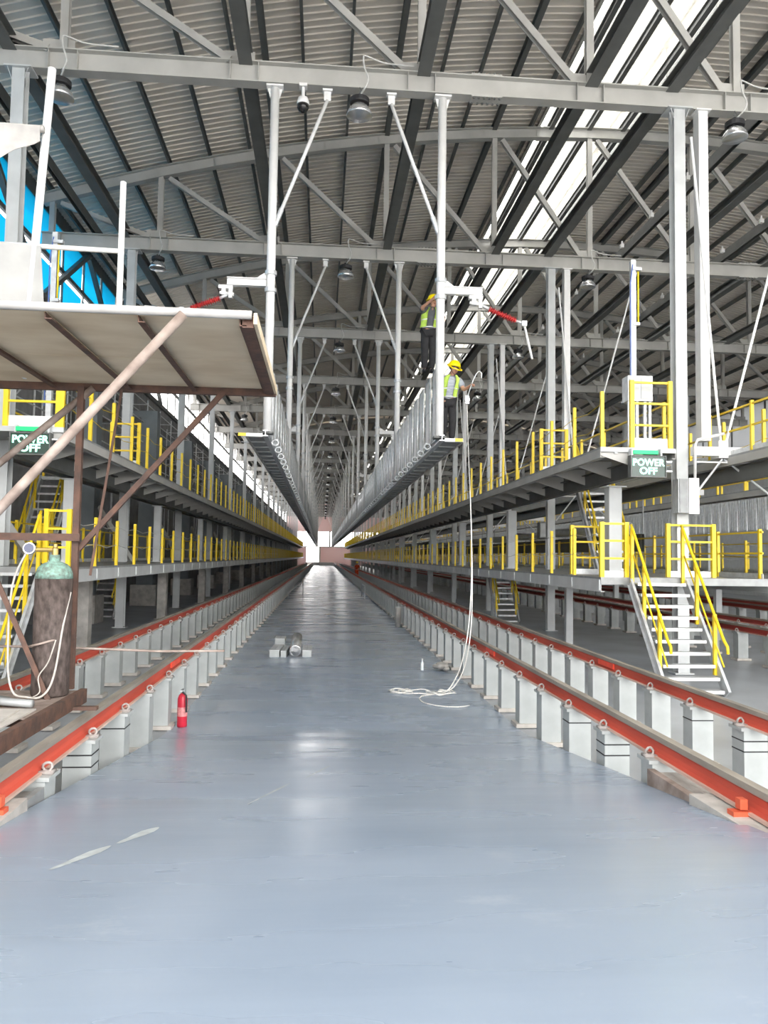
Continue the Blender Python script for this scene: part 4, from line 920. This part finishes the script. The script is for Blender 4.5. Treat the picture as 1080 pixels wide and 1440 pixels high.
def person(label, loc, rz, J, shirt, vest, trousers, helmet, grip=(.5, .5), pale_strip=True):
    """J: joint positions in a frame with the feet at z = 0 facing -Y; L/R are the picture's left and right when facing the camera"""
    vs = []; es = []; rs = []; ix = {}
    def add(k, p, r_, parent=None):
        ix[k] = len(vs); vs.append(tuple(p)); rs.append(r_)
        if parent is not None: es.append((ix[parent], ix[k]))
    add('pelvis', J['pelvis'], (.13, .09)); add('waist', J['waist'], (.105, .075), 'pelvis'); add('chest', J['chest'], (.125, .085), 'waist')
    add('neckb', J['neckb'], (.075, .065), 'chest'); add('neck', J['neck'], .052, 'neckb'); add('jaw', J['jaw'], (.062, .075), 'neck'); add('head', J['head'], (.078, .095), 'jaw'); add('crown', J['crown'], (.06, .07), 'head')
    hd = V(J['head']); fw = V(J['face']).normalized(); upv = (V(J['crown']) - V(J['jaw'])).normalized(); sd = fw.cross(upv).normalized()
    for s_ in 'LR':
        add('sh' + s_, J['sh' + s_], .062, 'chest'); add('el' + s_, J['el' + s_], .042, 'sh' + s_); add('wr' + s_, J['wr' + s_], .029, 'el' + s_)
        fd = (V(J['wr' + s_]) - V(J['el' + s_])).normalized(); pl = V(J['wr' + s_]) + fd * .07
        add('pa' + s_, pl, (.036, .024), 'wr' + s_)
        lat = fd.cross(fw if abs(fd.dot(fw)) < .9 else upv).normalized(); nrm = lat.cross(fd).normalized()
        for q in range(4):
            b0 = pl + fd * .02 + lat * (q - 1.5) * .019; ln = (.030, .034, .032, .025)[q]
            k1 = 'f%s%d' % (s_, q); add(k1 + 'a', b0 + fd * ln, .0092, 'pa' + s_); add(k1 + 'b', b0 + fd * ln * 1.6 + nrm * ln * .9, .0085, k1 + 'a'); add(k1 + 'c', b0 + fd * ln * 1.3 + nrm * ln * 1.7, .0078, k1 + 'b')
        add('t%sa' % s_, pl + fd * -.01 + lat * .042 + nrm * .01, .0105, 'pa' + s_); add('t%sb' % s_, pl + fd * .022 + lat * .05 + nrm * .03, .0092, 't%sa' % s_)
        add('hip' + s_, J['hip' + s_], .088, 'pelvis'); add('kn' + s_, J['kn' + s_], .058, 'hip' + s_); add('ca' + s_, V(J['kn' + s_]).lerp(V(J['an' + s_]), .35), .056, 'kn' + s_); add('an' + s_, J['an' + s_], .04, 'ca' + s_); add('to' + s_, J['to' + s_], .034, 'an' + s_)
    add('nose', hd + fw * .10 - upv * .015, .012, 'head')
    for s_, k in (('l', 1), ('r', -1)): add('ear' + s_, hd + sd * k * .085 - upv * .01, .014, 'head')
    body = bpy.data.objects.new('person', skin_mesh('person', vs, es, rs, 0, 2, SKIN)); COL.objects.link(body)
    body.location = loc; body.rotation_euler.z = rz; WL[body.name] = V((0, 0, 0)); tag(body, label, 'person')
    def sub(name, keys, edges, grow, material, over={}):
        kk = list(keys); me = skin_mesh(name, [vs[ix[k]] if k not in over else over[k] for k in kk], [(kk.index(a), kk.index(c)) for a, c in edges],
            [tuple(x + grow for x in (rs[ix[k]] if isinstance(rs[ix[k]], tuple) else (rs[ix[k]],) * 2)) for k in kk], 0, 2, material)
        o = bpy.data.objects.new(name, me); COL.objects.link(o); o.parent = body; return o
    sub('trousers', ['pelvis', 'hipL', 'hipR', 'knL', 'knR', 'caL', 'caR', 'anL', 'anR'], [('pelvis', 'hipL'), ('pelvis', 'hipR'), ('hipL', 'knL'), ('hipR', 'knR'), ('knL', 'caL'), ('knR', 'caR'), ('caL', 'anL'), ('caR', 'anR')], .026, trousers)
    mid = {'pelvis': V(J['pelvis'])}; mid.update({k: V(J['sh' + k[-1]]).lerp(V(J['el' + k[-1]]), .75) for k in ('elL', 'elR')})
    sub('shirt', ['waist', 'pelvis', 'chest', 'neckb', 'shL', 'shR', 'elL', 'elR'], [('waist', 'pelvis'), ('waist', 'chest'), ('chest', 'neckb'), ('chest', 'shL'), ('chest', 'shR'), ('shL', 'elL'), ('shR', 'elR')], .034, shirt, mid)
    # open vest: two front panels and a back shell lofted around the torso
    if vest:
        c0 = V(J['waist']); c1 = V(J['chest']); c2 = V(J['neckb'])
        for nm, a0, a1 in (('vest_panel', 95, 246), ('vest_panel', 294, 445)):
            b = MB(); n = 10; lv = [(c0 - (c1 - c0) * .5, .185, .15), (c0, .178, .145), (c1, .20, .155), (c1.lerp(c2, .55), .175, .13), (c2, .11, .10)]
            for th in (0, .008):
                for c, rx, ry in lv:
                    for i in range(n + 1):
                        a = R(a0 + (a1 - a0) * i / n - 0); b.v.append((c.x + (rx + th) * math.cos(a), c.y + (ry + th) * math.sin(a), c.z))
            k = n + 1; tot = k * len(lv)
            for q in range(len(lv) - 1):
                for i in range(n): f = (q * k + i, q * k + i + 1, (q + 1) * k + i + 1, (q + 1) * k + i); b.f += [f[::-1], tuple(x + tot for x in f)]
            for q in range(len(lv) - 1): b.f += [(q * k, (q + 1) * k, (q + 1) * k + tot, q * k + tot), (q * k + n, q * k + n + tot, (q + 1) * k + n + tot, (q + 1) * k + n)]
            o = bpy.data.objects.new(nm, b.mesh(nm, vest, smooth=True)); COL.objects.link(o); o.parent = body
            bs = MB(); c = c0.lerp(c1, .35); pts = [(c.x + .186 * math.cos(R(a0 + (a1 - a0) * i / 10)), c.y + .152 * math.sin(R(a0 + (a1 - a0) * i / 10)), c.z) for i in range(11)]
            o2 = bpy.data.objects.new('reflective_band', bs.path(pts, .014, 5).mesh('reflective_band', WHITE, smooth=True)); COL.objects.link(o2); o2.parent = o
    if helmet:
        b = MB(); cc = hd + upv * .035 - fw * .005
        b.lathe(cc, [(.128, -.012), (.13, 0), (.127, .03), (.112, .075), (.08, .11), (.035, .128), (.0, .13)], 20, upv)
        hel = bpy.data.objects.new('helmet', b.mesh('helmet', helmet, smooth=True)); COL.objects.link(hel); hel.parent = body
        b = MB(); pts = [cc + (fw * math.cos(R(a)) + sd * math.sin(R(a))) * (.15 + .03 * max(0, math.cos(R(a)))) - upv * .012 for a in range(0, 360, 15)]; b.path(pts, .014, 5, True)
        o = bpy.data.objects.new('brim', b.mesh('brim', helmet, smooth=True)); COL.objects.link(o); o.parent = hel
        b = MB().path([hd + sd * .10 + upv * .03, hd + sd * .085 - upv * .06 + fw * .03, hd - upv * .13 + fw * .055, hd - sd * .085 - upv * .06 + fw * .03, hd - sd * .10 + upv * .03], .005, 5)
        o = bpy.data.objects.new('chin_strap', b.mesh('chin_strap', BLACK)); COL.objects.link(o); o.parent = hel
    b = MB().ball(hd + upv * .02 - fw * .02, .098, .098, .088, 14, 8); o = bpy.data.objects.new('hair', b.mesh('hair', HAIR, smooth=True)); COL.objects.link(o); o.parent = body
    for k in (1, -1):
        b = MB().ball(hd + fw * .088 + sd * k * .034 + upv * .008, .011, .011, .008, 8, 5); o = bpy.data.objects.new('eye', b.mesh('eye', HAIR, smooth=True)); COL.objects.link(o); o.parent = body
    b = MB().ball(hd + fw * .085 - upv * .06, .022, .012, .007, 8, 5); o = bpy.data.objects.new('mouth', b.mesh('mouth', mat('lips', (.34, .12, .10), .5, 0, .05, 9), smooth=True)); COL.objects.link(o); o.parent = body
    for s_ in 'LR':
        a = V(J['an' + s_]); e = V(J['to' + s_]); b = MB(); d = (e - a); d.z = 0; d.normalize()
        pts = [a - d * .05 + V((0, 0, -.035)), a + V((0, 0, -.03)), a + d * .09 + V((0, 0, -.04)), e + V((0, 0, -.002)) + d * .02]
        b.path(pts, [.045, .052, .048, .036], 8); o = bpy.data.objects.new('shoe', b.mesh('shoe', BLACK, smooth=True)); COL.objects.link(o); o.parent = body
    b = MB(); p = V(J['pelvis']).lerp(V(J['waist']), .4); b.path([(p.x + .165 * math.cos(R(a)), p.y + .125 * math.sin(R(a)), p.z) for a in range(0, 360, 20)], .018, 6, True)
    o = bpy.data.objects.new('belt', b.mesh('belt', LGREY, smooth=True)); COL.objects.link(o); o.parent = body
    return body
J1 = dict(pelvis=(-.02, .03, .90), waist=(-.01, .01, 1.06), chest=(.01, -.05, 1.25), neckb=(.03, -.10, 1.40), neck=(.04, -.13, 1.44), jaw=(.05, -.18, 1.47), head=(.06, -.185, 1.535), crown=(.065, -.18, 1.60), face=(.25, -.8, -.5),
          shL=(-.15, -.06, 1.34), elL=(-.24, .02, 1.10), wrL=(-.20, -.12, .92), shR=(.19, -.07, 1.33), elR=(.27, -.16, 1.10), wrR=(.34, -.34, 1.14),
          hipL=(-.10, .03, .86), knL=(-.11, -.01, .48), anL=(-.11, .05, .09), toL=(-.13, -.12, .04), hipR=(.07, .03, .86), knR=(.08, -.01, .48), anR=(.08, .05, .09), toR=(.10, -.12, .04))
WZ = 4.632
person('worker in yellow helmet and lime vest standing on the hanging catwalk', (2.56, 15.62, WZ), .1, J1, STRIPE, VESTM, TROU, HELM)
J2 = dict(pelvis=(-.05, .0, .92), waist=(-.03, .02, 1.08), chest=(.0, .05, 1.28), neckb=(.03, .06, 1.44), neck=(.05, .07, 1.49), jaw=(.06, .09, 1.54), head=(.06, .09, 1.60), crown=(.06, .09, 1.67), face=(.2, -.9, -.1),
          shL=(-.15, .04, 1.38), elL=(-.22, -.20, 1.36), wrL=(-.05, -.36, 1.48), shR=(.17, .04, 1.38), elR=(.26, -.14, 1.20), wrR=(.22, -.30, 1.10),
          hipL=(-.12, .0, .88), knL=(-.13, -.02, .48), anL=(-.13, .03, .09), toL=(-.14, -.13, .04), hipR=(.03, .0, .88), knR=(.04, -.02, .48), anR=(.03, .03, .09), toR=(.03, -.13, .04))
person('worker in lime vest and dark clothes climbing behind the nearest right pipe hanger', (2.24, 16.15, 6.215), .0, J2, DSHIRT, VESTM, TROU, HELM)
J3 = dict(J1); J3.update(chest=(0, 0, 1.28), neckb=(0, -.02, 1.44), neck=(0, -.03, 1.49), jaw=(0, -.05, 1.54), head=(0, -.05, 1.61), crown=(0, -.05, 1.68), face=(0, -1, 0), shL=(-.17, 0, 1.38), shR=(.17, 0, 1.38), elL=(-.24, .02, 1.12), elR=(.24, .02, 1.12), wrL=(-.26, -.06, .88), wrR=(.26, -.06, .88))
person('distant worker in orange overalls standing on the right track', (3.55, 78.0, 0.0), .2, J3, ORANGE, None, ORANGE, HELM)
o = MB().ball((3.45, 66, .2), .4, .4, .22).ball((3.65, 66.4, .18), .35, .35, .2).top('orange_bundle', ORANGE, (3.7, 66, 0), True); tag(o, 'orange cloth bundle lying near the distant orange worker', 'bundle')

# hooked rope held by the worker, falling to the aisle floor
o = MB().path(spline([(2.85, 15.10, 5.50), (2.96, 15.23, 5.80), (3.03, 15.22, 5.97), (3.10, 15.22, 6.06), (3.16, 15.22, 6.02), (3.15, 15.22, 5.92)], 4), .012, 7).top('hook_rod', GALV, (2.96, 15.16, 5.6), True); tag(o, 'bent metal hook rod held in the hand of the helmeted worker', 'hook')
t = thing('hoist_rope', (2.05, 13.0, 0), 'long white rope hanging from the worker down to loose coils on the floor', 'rope')
MB().box(2.80, 2.88, 15.05, 15.11, 5.36, 5.52).lathe((2.84, 15.08, 5.44), [(.05, -.045), (.05, .045)], 12, (0, 1, 0)).build('pulley', GALV, t)
def hang(sp):
    P = [(2.84, 15.08, 5.36), (2.85, 15.0, 4.6), (2.86, 14.8, 3.6), (2.84, 14.5, 2.6), (2.76 + sp * .3, 14.1, 1.7), (2.62 + sp * .7, 13.65, .95), (2.42 + sp, 13.25, .40), (2.22 + sp * .8, 13.03, .1), (2.09, 12.95, .012)]
    return spline(P, 5)
for sp in (0.0, .07): MB().path(hang(sp), .011, 6).build('rope_fall', ROPE, t, True)
rr = random.Random(5); pts = [(2.09, 12.95, .012)]
for i in range(70):
    a = i * .62; f = i / 70; pts.append((1.72 - .42 * math.sin(f * 5.5) + (.16 + .08 * math.sin(i * .37)) * math.cos(a), 12.95 + .12 * math.sin(f * 7) + (.16) * math.sin(a), .012 + .012 * (i % 3)))
pts += [(1.66, 12.6, .012), (1.60, 12.2, .012), (1.66, 11.95, .012), (1.85, 11.75, .012), (2.1, 11.68, .012), (2.3, 11.80, .012)]
MB().path(spline(pts, 2), .010, 6).build('coils', ROPE, t, True)
o = MB().path([(1.20, 12.9, .015), (1.32, 12.92, .04), (1.42, 12.90, .015), (1.32, 12.85, .03)], .03, 6, True).top('rope_end', ROPE, (1.3, 12.9, 0), True); tag(o, 'knotted white rope end lying left of the coils', 'rope')


# repeats that are told apart by their labels still belong together
kinds = {}
for o in S.objects:
    if o.parent is None and 'category' in o: kinds.setdefault(o.name.split('.')[0], []).append(o)
for nm, os_ in kinds.items():
    if len(os_) > 1:
        for o in os_:
            if 'group' not in o: o['group'] = nm.replace('_', ' ') + 's in the hall'
